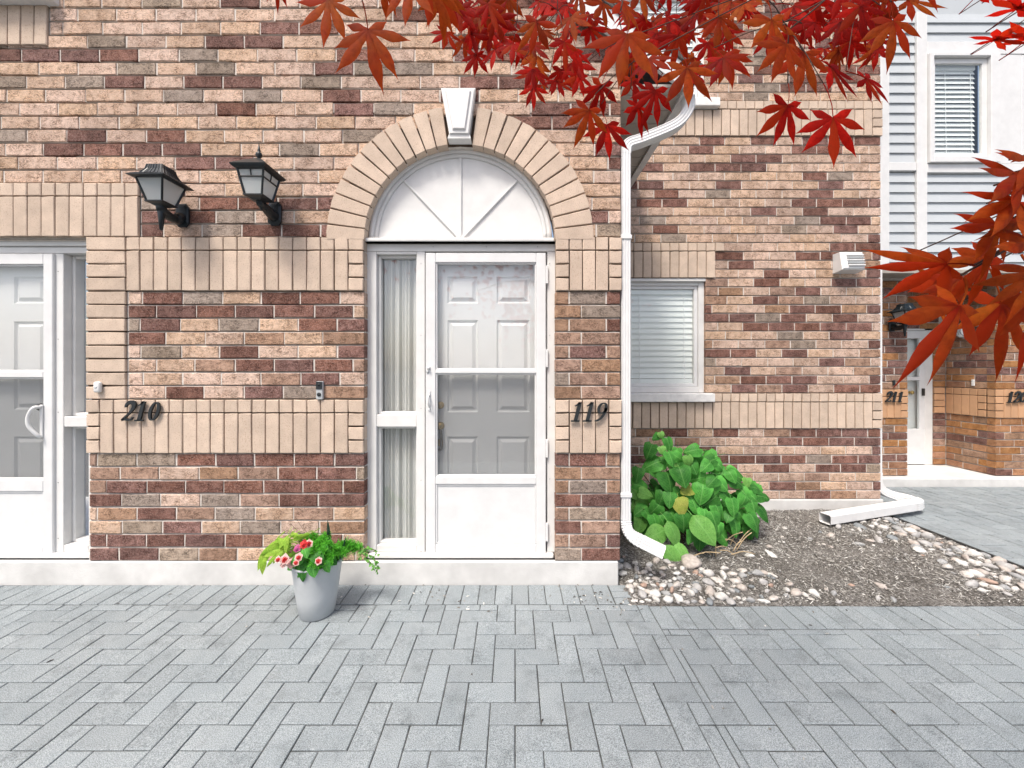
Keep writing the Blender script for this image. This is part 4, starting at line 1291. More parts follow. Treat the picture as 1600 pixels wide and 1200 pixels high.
# ------------------------------------------------------------------ house numbers
def strip(mb, pts, wid, T):
    """flat brush stroke of varying width, extruded"""
    P = [Vector(p) for p in pts]
    n = len(P)
    Lp, Rp = [], []
    for i in range(n):
        t = (P[min(i + 1, n - 1)] - P[max(i - 1, 0)])
        t = t.normalized()
        nrm = Vector((-t.y, t.x))
        Lp.append(P[i] + nrm * wid[i] / 2)
        Rp.append(P[i] - nrm * wid[i] / 2)
    rings = []
    for a, b in zip(Lp, Rp):
        rings.append([T(a, 0), T(b, 0), T(b, 1), T(a, 1)])
    mb.loft(rings)
def sp2(pts, k=6):
    return [Vector((p.x, p.y)) for p in smooth_path([(a, b, 0) for a, b in pts], k)]
def digit(ch, X, Z, Yw, hgt, parent):
    m = MB()
    def T(p, f): return Vector((X + (p.x + 0.26 * p.y) * hgt, Yw - 0.010 - (0 if f else 0.012), Z + p.y * hgt))
    def st(pts, w0, w1=None, k=6, prof=None):
        q = sp2(pts, k) if len(pts) > 2 else [Vector(pts[0]), Vector(pts[1])]
        n = len(q)
        ws = [prof(i / (n - 1)) for i in range(n)] if prof else [w0 + ((w1 or w0) - w0) * i / (n - 1) for i in range(n)]
        strip(m, q, [w * 1.18 for w in ws], T)
    if ch == '1':
        st([(0.26, 1.0), (0.26, 0.03)], 0.15)
        st([(0.04, 0.80), (0.15, 0.86), (0.26, 0.985)], 0.05, 0.10)
        st([(0.04, 0.03), (0.48, 0.03)], 0.065)
    elif ch == '2':
        st([(0.06, 0.70), (0.08, 0.86), (0.24, 0.97), (0.42, 0.90), (0.47, 0.72), (0.36, 0.46), (0.16, 0.20), (0.03, 0.05)], 0, prof=lambda t: 0.07 + 0.10 * math.sin(PI * min(1, t * 1.25)) if t < 0.8 else 0.09)
        st([(0.02, 0.055), (0.2, 0.085), (0.38, 0.05), (0.5, 0.08), (0.55, 0.19)], 0.11, 0.05)
    elif ch == '0':
        q = [(0.28 + 0.20 * math.cos(a), 0.5 + 0.45 * math.sin(a)) for a in [2 * PI * i / 28 for i in range(29)]]
        strip(m, [Vector(p) for p in q], [0.055 + 0.10 * abs(math.cos(2 * PI * i / 28)) for i in range(29)], T)
    elif ch == '9':
        q = [(0.26 + 0.19 * math.cos(a), 0.69 + 0.26 * math.sin(a)) for a in [2 * PI * i / 26 for i in range(27)]]
        strip(m, [Vector(p) for p in q], [0.05 + 0.09 * abs(math.cos(2 * PI * i / 26)) for i in range(27)], T)
        st([(0.45, 0.72), (0.43, 0.45), (0.32, 0.20), (0.16, 0.06), (0.03, 0.05)], 0.14, 0.06)
    o = m.build('digit', 'number_black', parent)
    return o
def number(txt, px0, px1, py0, py1, Yw, label):
    X0, X1 = ux(px0, Yw), ux(px1, Yw)
    Z0, Z1 = uz(py1, Yw), uz(py0, Yw)
    h_ = Z1 - Z0
    root = thing('house_number', label, 'house number', (X0, Yw, Z0), 'house numbers on the brick bands')
    adv = (X1 - X0 - 0.80 * h_ * 1.0) / (len(txt) - 1)
    for i, c in enumerate(txt):
        digit(c, X0 + i * adv, Z0, Yw - 0.006, h_, root)
number('210', 195, 258, 627, 657, -0.006, 'black italic house number 210 on the buff brick band')
number('119', 890, 951, 628, 658, -0.006, 'black italic house number 119 on the pier beside the arched door')
number('211', 1380, 1411, 612, 628, Y3 - 0.006, 'small black house number 211 on the far brick pier')
number('120', 1569, 1602, 612, 629, Y3 - 0.006, 'small black house number 120 at the right edge')

# ------------------------------------------------------------------ door bells, vent, bulkhead light
db = thing('doorbell', 'small white rounded doorbell on buff brick beside door 210', 'doorbell', (x1(159.5), -0.012, z1(605)), 'doorbells')
m = MB(); m.box(x1(154.5), x1(165), -0.040, -0.013, z1(613), z1(596), bev=0.012, seg=3); m.build('housing', 'white_paint', db, True)
m = MB(); m.lathe([(0.009, 0), (0.009, 0.003), (0.006, 0.005)], (x1(159.5), -0.0395, z1(604)), 12, 'Y'); m.build('button', 'blind_white', db, True)
db = thing('doorbell', 'slim dark video doorbell on brick left of the sidelight', 'doorbell', (x1(502), -0.0, z1(609)), 'doorbells')
m = MB(); m.box(x1(496.5), x1(507), -0.026, -0.001, z1(624), z1(595.5), bev=0.006, seg=2); hs_ = m.build('housing', 'steel_grey', db)
m = MB(); m.box(x1(497), x1(506.5), -0.030, -0.0265, z1(608), z1(596), bev=0.0012); m.build('camera_face', 'number_black', db)
m = MB(); m.lathe([(0.013, 0), (0.013, 0.004), (0.009, 0.006)], (x1(501.7), -0.0262, z1(616)), 16, 'Y'); m.build('button', 'number_black', db, True)
m = MB(); m.lathe([(0.008, 0), (0.008, 0.003), (0.003, 0.005)], (x1(501.7), -0.0302, z1(601)), 14, 'Y'); m.build('lens', 'black_metal', db, True)

vn = thing('vent_hood', 'white louvred vent hood on the recessed brick wall', 'vent', (x2(1320), Y2, z2(412)))
m = MB()
vx0, vx1, vz0, vz1 = x2(1301), x2(1336), z2(428), z2(398)
yb = Y2 - 0.012
m.loft([[(vx0, yb + 0.012, vz0), (vx1, yb + 0.012, vz0), (vx1, yb + 0.012, vz1), (vx0, yb + 0.012, vz1)],
        [(vx0, yb - 0.10, vz0 + 0.015), (vx1, yb - 0.10, vz0 + 0.015), (vx1, yb - 0.07, vz1), (vx0, yb - 0.07, vz1)],
        [(vx0 + 0.012, yb - 0.11, vz0 + 0.03), (vx1 - 0.012, yb - 0.11, vz0 + 0.03), (vx1 - 0.012, yb - 0.08, vz1 - 0.012), (vx0 + 0.012, yb - 0.08, vz1 - 0.012)]])
m.build('hood', 'vinyl_white', vn)
for i in range(5):
    z = vz0 + 0.05 + i * 0.026
    m = MB(); m.box(vx0 + 0.055, vx1 - 0.01, yb - 0.122 + i * 0.005, yb - 0.104 + i * 0.005, z, z + 0.013, bev=0.002); m.build('louvre', 'steel_grey' if i % 2 else 'vinyl_white', vn)
bk = thing('bulkhead_light', 'white ribbed oval bulkhead light inside the far brick entry', 'wall light', (XB, ux(0, 0) * 0 + 2.5, uz(516, Y3)))
bx, by, bz = XB - 0.002, 2.52, uz(516, 2.52)
m = MB()
def ov(r, x): return [(x, by + 0.055 * r * math.cos(2 * PI * i / 20), bz + 0.105 * r * math.sin(2 * PI * i / 20)) for i in range(20)]
m.loft([ov(1.05, bx), ov(1.05, bx - 0.03), ov(0.9, bx - 0.04)]); m.build('base', 'steel_grey', bk, True)
m = MB(); m.loft([ov(0.88, bx - 0.041), ov(0.82, bx - 0.08), ov(0.5, bx - 0.10)]); m.build('lens', 'blind_white', bk, True)
for i in (-1, 0, 1):
    m = MB(); m.tube(smooth_path([(bx - 0.04, by + 0.03 * i, bz - 0.095), (bx - 0.10, by + 0.03 * i, bz - 0.05), (bx - 0.112, by + 0.03 * i, bz), (bx - 0.10, by + 0.03 * i, bz + 0.05), (bx - 0.04, by + 0.03 * i, bz + 0.095)], 4), 0.006, 6); m.build('guard_bar', 'steel_grey', bk, True)
db = thing('doorbell', 'tiny doorbell beside the far door 211', 'doorbell', (ux(1396, Y3), Y3, uz(598, Y3)), 'doorbells')
m = MB(); m.box(ux(1394, Y3), ux(1397.5, Y3), Y3 - 0.018, Y3 - 0.001, uz(602, Y3), uz(594, Y3), bev=0.003); m.build('housing', 'number_black', db)
db = thing('doorbell', 'tiny white doorbell inside the far entry below the bulkhead light', 'doorbell', (XB, 2.5, uz(601, 2.5)), 'doorbells')
m = MB(); m.box(XB - 0.018, XB - 0.001, 2.42, 2.45, uz(603, 2.42), uz(593, 2.42), bev=0.003); m.build('housing', 'white_paint', db)

# ------------------------------------------------------------------ downspouts
def spout(mb, pts, w, dpt, ribs=True, crimp=None):
    """rectangular ribbed pipe swept along a path"""
    P = [Vector(p) for p in pts]
    prof = []
    a, b = w / 2, dpt / 2
    r_ = 0.008
    def edge(p0, p1, nrm):
        k = 7
        for i in range(k):
            t = 0.1 + 0.8 * i / (k - 1)
            off = 0.0025 if (i % 2 and ribs) else 0.0
            prof.append((p0[0] + (p1[0] - p0[0]) * t - nrm[0] * off, p0[1] + (p1[1] - p0[1]) * t - nrm[1] * off))
    edge((-a, -b), (a, -b), (0, -1)); edge((a, -b), (a, b), (1, 0)); edge((a, b), (-a, b), (0, 1)); edge((-a, b), (-a, -b), (-1, 0))
    rings = []
    side = Vector((0, 1, 0))
    for i, p in enumerate(P):
        t = (P[min(i + 1, len(P) - 1)] - P[max(i - 1, 0)]).normalized()
        s = side - t * side.dot(t)
        if s.length < 0.2: s = Vector((1, 0, 0)) - t * t.x
        s.normalize()
        q = t.cross(s).normalized()
        k_ = 1.0
        if crimp and crimp[0] <= i <= crimp[1]: k_ = 1.035 if i % 2 else 0.955
        rings.append([p + q * u * k_ + s * v * k_ for u, v in prof])
    mb.loft(rings, True, False)
dn = thing('downspout', 'white ribbed downspout at the corner of the near house beside the shrub', 'downspout', (x1(978), 0.06, 0.3), 'white downspouts')
cx, cy = WALL_R + 0.040, 0.055
m = MB(); spout(m, [(cx, cy, 2.90), (cx, cy, 2.0), (cx, cy, 1.0), (cx, cy, 0.42)], 0.066, 0.085); m.build('pipe', 'vinyl_white', dn)
m = MB(); spout(m, smooth_path([(1.155, 0.03, EV_Z - 0.02), (1.15, 0.03, EV_Z - 0.10), (1.07, 0.035, EV_Z - 0.20), (0.86, 0.05, EV_Z - 0.285), (cx + 0.02, cy, 2.93), (cx, cy, 2.86)], 6), 0.068, 0.087); m.build('offset_elbow', 'vinyl_white', dn)
m = MB(); spout(m, smooth_path([(cx, cy, 0.46), (cx, cy, 0.40), (cx + 0.012, cy - 0.008, 0.345), (cx + 0.05, cy - 0.03, 0.30), (cx + 0.12, cy - 0.06, 0.27), (cx + 0.225, cy - 0.11, 0.232)], 7), 0.071, 0.090, crimp=(6, 27)); m.build('outlet_elbow', 'vinyl_white', dn)
for zz in (2.3, z1(775)):
    m = MB(); m.box(cx - 0.039, cx + 0.037, cy - 0.048, cy + 0.05, zz - 0.014, zz + 0.014, bev=0.003); m.build('strap', 'vinyl_white', dn)
dn2 = thing('downspout', 'white downspout with a long extension lying across the soil bed', 'downspout', (W2R + 0.06, Y2 + 0.1, 0.1), 'white downspouts')
cx2, cy2 = W2R + 0.045, Y2 + 0.10
m = MB(); spout(m, [(cx2, cy2, 4.6), (cx2, cy2, 1.5), (cx2, cy2, 0.30)], 0.066, 0.085); m.build('pipe', 'vinyl_white', dn2)
m = MB(); spout(m, smooth_path([(cx2, cy2, 0.36), (cx2, cy2, 0.26), (cx2 + 0.05, cy2 - 0.005, 0.17), (cx2 + 0.18, cy2 - 0.03, 0.115), (cx2 + 0.27, cy2 - 0.09, 0.10), (cx2 + 0.25, cy2 - 0.18, 0.095), (cx2 + 0.13, cy2 - 0.24, 0.09)], 7), 0.082, 0.085); m.build('elbow', 'vinyl_white', dn2)
ex0, ex1 = Vector((cx2 + 0.20, cy2 - 0.205, 0.092)), Vector((2.80, 0.93, 0.07))
m = MB(); spout(m, [ex0, ex0.lerp(ex1, 0.33), ex0.lerp(ex1, 0.66), ex1], 0.088, 0.105, ribs=False)
ext = m.build('extension', 'vinyl_white', dn2)
sol = ext.modifiers.new('wall', 'SOLIDIFY'); sol.thickness = 0.003; sol.offset = -1

# ------------------------------------------------------------------ ground, paving, bed
def structure(o):
    o['kind'] = 'structure'
    return o
structure(obj('ground', (lambda: (lambda me: (me.from_pydata([(-400, -400, -0.05), (400, -400, -0.05), (400, 400, -0.05), (-400, 400, -0.05)], [], [(0, 1, 2, 3)]), me)[1])(bpy.data.meshes.new('ground')))(), 'asphalt'))
U = 0.1044
BED_X0, BED_X1, BED_Y0, BED_Y1 = 0.70, 3.62, -0.235, Y2 - 0.012
pv = MB()
PX0, PX1, PY0 = -4.4, 6.6, -3.2
pv.poly([(PX0, PY0, -0.006), (PX1, PY0, -0.006), (PX1, BED_Y0, -0.006), (PX0, BED_Y0, -0.006)])
pv.poly([(PX0, BED_Y0, -0.006), (BED_X0, BED_Y0, -0.006), (BED_X0, 0.05, -0.006), (PX0, 0.05, -0.006)])
pv.poly([(BED_X1 + 0.02, BED_Y0, -0.006), (PX1, BED_Y0, -0.006), (PX1, Y3, -0.006), (BED_X1 + 0.02, Y3, -0.006)])
paving = structure(pv.build('paving', 'joint_sand'))
pav = []     # x0, x1, y0, y1
GAP = 0.0022
def clip(x0, x1, y0, y1):
    """cut a paver to the paved area; returns the pieces"""
    out = []
    if x1 <= PX0 or x0 >= PX1 or y1 <= PY0: return out
    # left part in front of the near house: herringbone starts below the soldier row
    xs = [(x0, x1)]
    if x0 < 0.80 < x1: xs = [(x0, 0.80), (0.80, x1)]
    for a, b in xs:
        m_ = (a + b) / 2
        if m_ < 0.80: top = -0.226
        elif m_ < BED_X1 + 0.03: top = -0.446
        else: top = Y3 - 0.10
        parts = [(a, b)]
        if a < BED_X1 + 0.03 < b and y1 > -0.446: parts = [(a, BED_X1 + 0.03), (BED_X1 + 0.03, b)]
        for c, d in parts:
            mm = (c + d) / 2
            tp_ = -0.226 if mm < 0.80 else (-0.446 if mm < BED_X1 + 0.03 else Y3 - 0.10)
            t = min(y1, tp_)
            if t - y0 > 0.022 and d - c > 0.022: out.append((c, d, y0, t))
    return out
for i in range(-44, 66):
    for j in range(-30, 26):
        mm = (i + j) % 4
        x0, y0 = i * U, -0.278 + j * U
        if mm == 0: pav += clip(x0, x0 + 2 * U, y0, y0 + U)
        elif mm == 2: pav += clip(x0, x0 + U, y0, y0 + 2 * U)
for i in range(-44, 6):
    pav.append((i * U - 0.02, (i + 1) * U - 0.02, -0.222, -0.012))
for k in range(3):
    pav.append((0.61, 0.695 + k * 0.03, -0.222 + k * 0.07, -0.155 + k * 0.07))
for i in range(0, 28):
    pav.append((0.80 + i * 0.1007, 0.80 + (i + 1) * 0.1007, -0.442, BED_Y0 - 0.004))
_pc = {}
def paver_geo(w, l, rg, GAP=GAP):
    c, h_ = 0.0035, 0.012
    def jt(): return rg.uniform(-0.0009, 0.0009)
    x, y = w / 2 - GAP, l / 2 - GAP
    def ring(a, b, z): return [(-a + jt(), -b + jt(), z), (a + jt(), -b + jt(), z), (a + jt(), b + jt(), z), (-a + jt(), b + jt(), z)]
    V = ring(x, y, -h_) + ring(x, y, -c * 0.7) + ring(x - c, y - c, 0)
    Fs = []
    for k in (0, 4):
        for i in range(4):
            n = (i + 1) % 4
            Fs.append((k + i, k + n, k + 4 + n, k + 4 + i))
    Fs.append((8, 9, 10, 11))
    return V, Fs
sc = []
for p in pav:
    q = to_px(((p[0] + p[1]) / 2, (p[2] + p[3]) / 2, 0))
    s = 0
    if q and -15 < q[0] < 1615 and q[1] < 1212: s = (p[1] - p[0]) * (p[3] - p[2]) / q[2] ** 3
    sc.append((s, p))
sc.sort(key=lambda t: -t[0])
V, Fs = [], []
for n, (s, p) in enumerate(sc):
    w, l = round((p[1] - p[0]) / 0.001) * 0.001, round((p[3] - p[2]) / 0.001) * 0.001
    c = ((p[0] + p[1]) / 2, (p[2] + p[3]) / 2, random.gauss(0, 0.0009))
    tilt = (random.gauss(0, 0.004), random.gauss(0, 0.004), random.gauss(0, 0.004))
    if s > 0 and n < 300:
        key = (w, l, n % 4)
        if key not in _pc:
            me = bpy.data.meshes.new('paver')
            v, f = paver_geo(w, l, random)
            me.from_pydata(v, [], f)
            me.materials.append(MATS['paver'])
            _pc[key] = me
        link('paver', _pc[key], paving, c, tilt)
    else:
        v, f = paver_geo(w, l, random, 0.0050 if c[0] > BED_X1 else GAP)
        M_ = Matrix.Translation(c) @ Euler(tilt).to_matrix().to_4x4()
        b = len(V)
        V += [M_ @ Vector(a) for a in v]
        Fs += [tuple(b + k for k in ff) for ff in f]
me = bpy.data.meshes.new('pavers_beyond')
me.from_pydata(V, [], Fs)
pb_ = obj('pavers_beyond', me, 'paver', paving)
pb_['kind'] = 'stuff'

V, Fs = [], []
for px, py, n, sp in ((905, 937, 10, 0.05), (935, 930, 9, 0.06), (880, 925, 6, 0.08), (660, 925, 5, 0.06), (710, 935, 6, 0.08), (740, 948, 4, 0.05), (980, 948, 12, 0.06), (960, 945, 10, 0.08), (800, 920, 8, 0.5), (400, 918, 10, 0.6), (800, 1010, 14, 1.2), (1200, 1080, 4, 0.3), (1300, 960, 10, 0.5)):
    c0 = pt(px, py, 849 / (py - VY))
    for _ in range(n):
        x, y = c0.x + random.gauss(0, sp), min(-0.02, c0.y + random.gauss(0, sp * 0.5))
        l, w, a = random.uniform(0.004, 0.013), random.uniform(0.002, 0.006), random.uniform(0, PI)
        d, q = Vector((math.cos(a), math.sin(a), 0)) * l, Vector((-math.sin(a), math.cos(a), 0)) * w
        c = Vector((x, y, 0.003))
        b = len(V)
        V += [c - d - q * 0.5, c + d - q * 0.3, c + d * 0.8 + q, c - d * 0.7 + q, c + Vector((0, 0, random.uniform(0.002, 0.006)))]
        Fs += [(b, b + 1, b + 4), (b + 1, b + 2, b + 4), (b + 2, b + 3, b + 4), (b + 3, b, b + 4)]
me = bpy.data.meshes.new('litter')
me.from_pydata(V, [], Fs)
o = obj('litter', me, 'mulch', paving)
o['kind'] = 'stuff'
# soil bed
from mathutils import noise as mnoise
def soil_z(x, y):
    e = min(1.0, (y - BED_Y0) / 0.12, (x - BED_X0 + 0.05) / 0.1, (BED_X1 - x) / 0.1)
    return -0.004 + max(0, e) * (0.012 + 0.020 * mnoise.noise(Vector((x * 2.1, y * 2.1, 0))) + 0.010 * mnoise.noise(Vector((x * 9, y * 9, 3))))
nx, ny = 190, 105
V, Fs = [], []
for j in range(ny + 1):
    for i in range(nx + 1):
        x = BED_X0 - 0.01 + (BED_X1 - BED_X0) * i / nx
        y = BED_Y0 + (BED_Y1 - BED_Y0 + 0.05) * j / ny
        V.append((x, y, soil_z(x, y) + 0.006 * mnoise.noise(Vector((x * 40, y * 40, 7)))))
for j in range(ny):
    for i in range(nx):
        a = j * (nx + 1) + i
        Fs.append((a, a + 1, a + nx + 2, a + nx + 1))
me = bpy.data.meshes.new('planting_bed')
me.from_pydata(V, [], Fs)
planting_bed = structure(obj('planting_bed', me, 'soil', None, True))
# shredded mulch: nobody could count it
V, Fs = [], []
for _ in range(30000):
    x, y = random.uniform(BED_X0 + 0.02, BED_X1 - 0.02), random.uniform(BED_Y0 + 0.015, BED_Y1)
    if mnoise.noise(Vector((x * 3.3, y * 3.3, 11))) + 0.5 * mnoise.noise(Vector((x * 8, y * 8, 5))) < random.uniform(-0.75, 0.15): continue
    z = soil_z(x, y) + random.uniform(0.001, 0.012)
    l, w = random.uniform(0.006, 0.036), random.uniform(0.001, 0.0042)
    a, t = random.uniform(0, PI), random.gauss(0, 0.35)
    d = Vector((math.cos(a) * math.cos(t), math.sin(a) * math.cos(t), math.sin(t))) * l / 2
    s = Vector((-math.sin(a), math.cos(a), random.gauss(0, 0.5))) * w / 2
    c = Vector((x, y, z))
    b = len(V)
    V += [c - d - s, c - d * 0.6 + s, c + d + s * 0.6, c + d * 0.7 - s, c + Vector((0, 0, w * 0.6))]
    Fs += [(b, b + 3, b + 4), (b + 3, b + 2, b + 4), (b + 2, b + 1, b + 4), (b + 1, b, b + 4)]
me = bpy.data.meshes.new('mulch')
me.from_pydata(V, [], Fs)
mu = obj('mulch', me, 'mulch', planting_bed)
mu['kind'] = 'stuff'
# black edging between the bed and the side walk
ed = MB(); ed.box(BED_X1 - 0.004, BED_X1 + 0.016, BED_Y0 + 0.01, Y2 + 0.35, -0.08, 0.012, bev=0.004)
eo = ed.build('garden_edging', 'rubber_black')
eo['label'] = 'black plastic edging strip between river stones and side walkway'
eo['category'] = 'edging'
# river stones
stone_meshes = []
for v in range(10):
    bm = bmesh.new()
    bmesh.ops.create_icosphere(bm, subdivisions=2, radius=1.0)
    sd_ = Vector((v * 3.1, v * 1.7, 0))
    for vt in bm.verts:
        n = vt.co.normalized()
        vt.co = n * (1 + 0.42 * mnoise.noise(n * 1.2 + sd_) + 0.16 * mnoise.noise(n * 2.7 + sd_))
    me = bpy.data.meshes.new('river_stone')
    bm.to_mesh(me); bm.free()
    me.polygons.foreach_set('use_smooth', [True] * len(me.polygons))
    me.materials.append(MATS['river_stone'])
    stone_meshes.append(me)
placed = []
def stone(x, y, r, up=0.0):
    rz = random.uniform(0, PI)
    e = random.uniform(0.45, 0.95)
    fl = random.uniform(0.32, 0.66)
    z = soil_z(x, y) + r * fl * random.uniform(0.15, 0.5) + up
    link('river_stone', random.choice(stone_meshes), planting_bed, (x, y, z), (random.gauss(0, 0.15), random.gauss(0, 0.15), rz), (r, r * e, r * fl))
    placed.append((x, y, r))
def scatter(n, fn, r0, r1):
    c = 0
    tries = 0
    while c < n and tries < n * 40:
        tries += 1
        x, y = fn()
        if not (BED_X0 + 0.03 < x < BED_X1 - 0.04 and BED_Y0 + 0.02 < y < BED_Y1 - 0.03): continue
        r = random.uniform(r0, r1)
        if any((x - a) ** 2 + (y - b) ** 2 < (0.72 * (r + q)) ** 2 for a, b, q in placed): continue
        stone(x, y, r); c += 1
g0 = pt(1080, 884, 849 / (884 - VY))
stone(g0.x, g0.y, 0.085)
for px, py, r in ((1205, 868, 0.045), (1171, 870, 0.034), (1110, 928, 0.042), (1130, 901, 0.04), (1150, 912, 0.04), (1026, 880, 0.038), (1193, 898, 0.034), (1206, 903, 0.034),
                  (1376, 918, 0.030), (1372, 936, 0.022), (1298, 836, 0.04), (1204, 905, 0.03), (1330, 915, 0.018), (1537, 915, 0.03), (1570, 920, 0.03)):
    d = 849 / (py - VY)
    q = pt(px, py, d)
    stone(q.x, q.y, r)
scatter(135, lambda: (BED_X0 + abs(random.gauss(0.05, 0.42)), BED_Y0 + abs(random.gauss(0.02, 0.22))), 0.012, 0.042)
scatter(130, lambda: (BED_X1 - 0.04 - abs(random.gauss(0, 0.24)) , random.uniform(-0.2, 1.1)), 0.015, 0.052)
scatter(30, lambda: (random.uniform(BED_X0, BED_X1), random.uniform(BED_Y0, BED_Y1)), 0.010, 0.026)

# ------------------------------------------------------------------ leaves
def leaf_blade(L, W, prof, curl=0.15, fold=0.25, wav=0.0, seed=0, nt_=8, tip=0.0):
    """leaf lying along -Z from its base, facing -Y; prof(t) half width as a fraction of W"""
    rg = random.Random(seed)
    V, Fs = [], []
    ph = rg.uniform(0, 6)
    for i in range(nt_ + 1):
        t = i / nt_
        w = prof(t) * W
        z = -L * t
        y0 = curl * L * (t * t) - 0.06 * L * t
        for j, u in enumerate((-1, -0.55, 0, 0.55, 1)):
            y = y0 - fold * w * (1 - abs(u)) ** 1.2 + wav * L * math.sin(6 * t + 2.5 * u + ph) * abs(u)
            V.append((u * w, y, z + (0.10 * L * abs(u) ** 1.5 * (1 - t) ** 3 if prof(0.02) > 0.3 else 0)))
    for i in range(nt_):
        for j in range(4):
            a = i * 5 + j
            Fs.append((a, a + 1, a + 6, a + 5))
    return V, Fs
def heart_prof(t):
    if t < 0.14: return 0.50 + 0.50 * math.sin(t / 0.14 * PI / 2) ** 0.7
    return max(0.0, math.cos((t - 0.14) / 0.86 * PI / 2)) ** 0.72
def oval_prof(t):
    return max(0.001, math.sin(PI * min(1, t ** 0.8))) ** 0.8
def spike_prof(t):
    return min(1.0, 0.45 + t * 2.2) * (1 - t) ** 0.55
def leaf_mesh(name, mat, L, W, prof, curl, fold, wav, seed, petiole=0.0, pr=0.0016):
    V, Fs = leaf_blade(L, W, prof, curl, fold, wav, seed)
    if petiole:
        b = len(V)
        for t in (0, 0.5, 1):
            c = Vector((0, petiole * 0.35 * t * t, petiole * t))
            for k in range(4):
                a = PI / 2 * k
                V.append(c + Vector((pr * math.cos(a), pr * math.sin(a), 0)))
        for r_ in range(2):
            for k in range(4):
                n = (k + 1) % 4
                Fs.append((b + r_ * 4 + k, b + r_ * 4 + n, b + r_ * 4 + 4 + n, b + r_ * 4 + 4 + k))
    me = bpy.data.meshes.new(name)
    me.from_pydata(V, [], Fs)
    me.polygons.foreach_set('use_smooth', [True] * len(me.polygons))
    me.materials.append(MATS[mat])
    return me
def orient(down_deg, tilt=0.0, yaw=0.0):
    """leaf tip turned down_deg to the right of straight down, then tilted towards the viewer and yawed"""
    return (Matrix.Rotation(R(yaw), 4, 'Z') @ Matrix.Rotation(R(tilt), 4, 'X') @ Matrix.Rotation(R(-down_deg), 4, 'Y')).to_euler()

# ------------------------------------------------------------------ shrub with heart-shaped leaves
shb = pt(1088, 868, 3.02)
shrub = thing('shrub', 'leafy green shrub with heart-shaped leaves beside the downspout', 'shrub', (shb.x, shb.y, 0))
HM = {m: [leaf_mesh('leaf', m, 1.0, 0.42 + 0.03 * s, heart_prof, 0.16 + 0.07 * s, 0.16 + 0.05 * s, 0.04, s, 0.5, 0.012) for s in range(4)] for m in ('green_leaf', 'light_green_leaf', 'yellow_leaf')}
HO = [leaf_mesh('leaf', 'light_green_leaf', 1.0, 0.36, oval_prof, 0.30, 0.20, 0.03, 9 + s, 0.4, 0.014) for s in range(3)]
SL = [(235, 70, 70, -60, 'g'), (345, 140, 115, 10, 'g'), (190, 200, 135, -20, 'g'), (200, 325, 155, -60, 'g'), (90, 395, 115, -10, 'g'), (315, 465, 170, 0, 'g'), (470, 410, 160, 20, 'g'),
      (380, 350, 105, -20, 'l'), (340, 265, 125, 0, 'g'), (480, 515, 120, -80, 'y'), (445, 660, 135, 5, 'y'), (355, 610, 125, -10, 'g'), (555, 655, 145, 15, 'g'), (470, 805, 150, 5, 'g'),
      (630, 560, 155, -10, 'g'), (700, 620, 145, -50, 'g'), (715, 790, 160, 15, 'g'), (885, 670, 140, 0, 'g'), (900, 840, 155, 0, 'g'), (1030, 660, 180, 10, 'g'), (1040, 800, 140, 10, 'g'),
      (1120, 730, 140, 20, 'g'), (550, 190, 120, -80, 'g'), (520, 280, 95, 10, 'l'), (650, 320, 115, -60, 'g'), (600, 430, 145, -70, 'g'), (700, 450, 115, -60, 'g'), (800, 480, 125, 45, 'g'),
      (740, 510, 105, 0, 'g'), (940, 460, 150, 60, 'g'), (890, 410, 95, 30, 'g'), (830, 580, 125, 40, 'g'), (1060, 880, 150, 20, 'g'), (605, 970, 115, -10, 'g'), (770, 870, 115, 10, 'g'),
      (235, 690, 115, -40, 'g'), (100, 690, 135, -70, 'g'), (160, 555, 115, 70, 'l'), (110, 480, 125, 80, 'g'), (140, 620, 105, 60, 'l'), (80, 820, 145, -30, 'l'), (220, 800, 125, 10, 'g'),
      (230, 890, 200, -70, 'h'), (360, 890, 190, 10, 'h'), (440, 1060, 195, 35, 'h'), (370, 1060, 160, 40, 'h'), (640, 840, 240, 40, 'h'), (60, 660, 95, -60, 'l'), (380, 760, 125, 30, 'g'),
      (300, 780, 95, 30, 'g'), (290, 600, 115, -20, 'g'), (1020, 460, 75, 0, 'l'), (1110, 520, 110, 70, 'g'), (1150, 580, 120, 80, 'g'), (1190, 590, 75, 80, 'g'), (690, 280, 115, -70, 'g'),
      (800, 330, 100, 50, 'g'), (440, 250, 105, 60, 'g'), (300, 190, 75, 20, 'l'), (290, 60, 60, 20, 'l'), (1000, 560, 110, 40, 'g'), (960, 620, 120, -30, 'g'), (560, 560, 100, 60, 'g'),
      (760, 700, 120, 20, 'g'), (620, 740, 110, -20, 'g'), (420, 560, 100, -40, 'g'), (250, 380, 100, 40, 'g'), (560, 330, 110, 30, 'g'), (840, 400, 90, 60, 'g'), (510, 920, 110, -30, 'g'),
      (170, 740, 100, 30, 'g'), (50, 560, 90, 40, 'l'), (700, 930, 100, 20, 'g'), (960, 760, 120, 30, 'g'), (860, 760, 100, -20, 'g'), (1080, 600, 110, 50, 'g')]
rg = random.Random(5)
leaf_pts = []
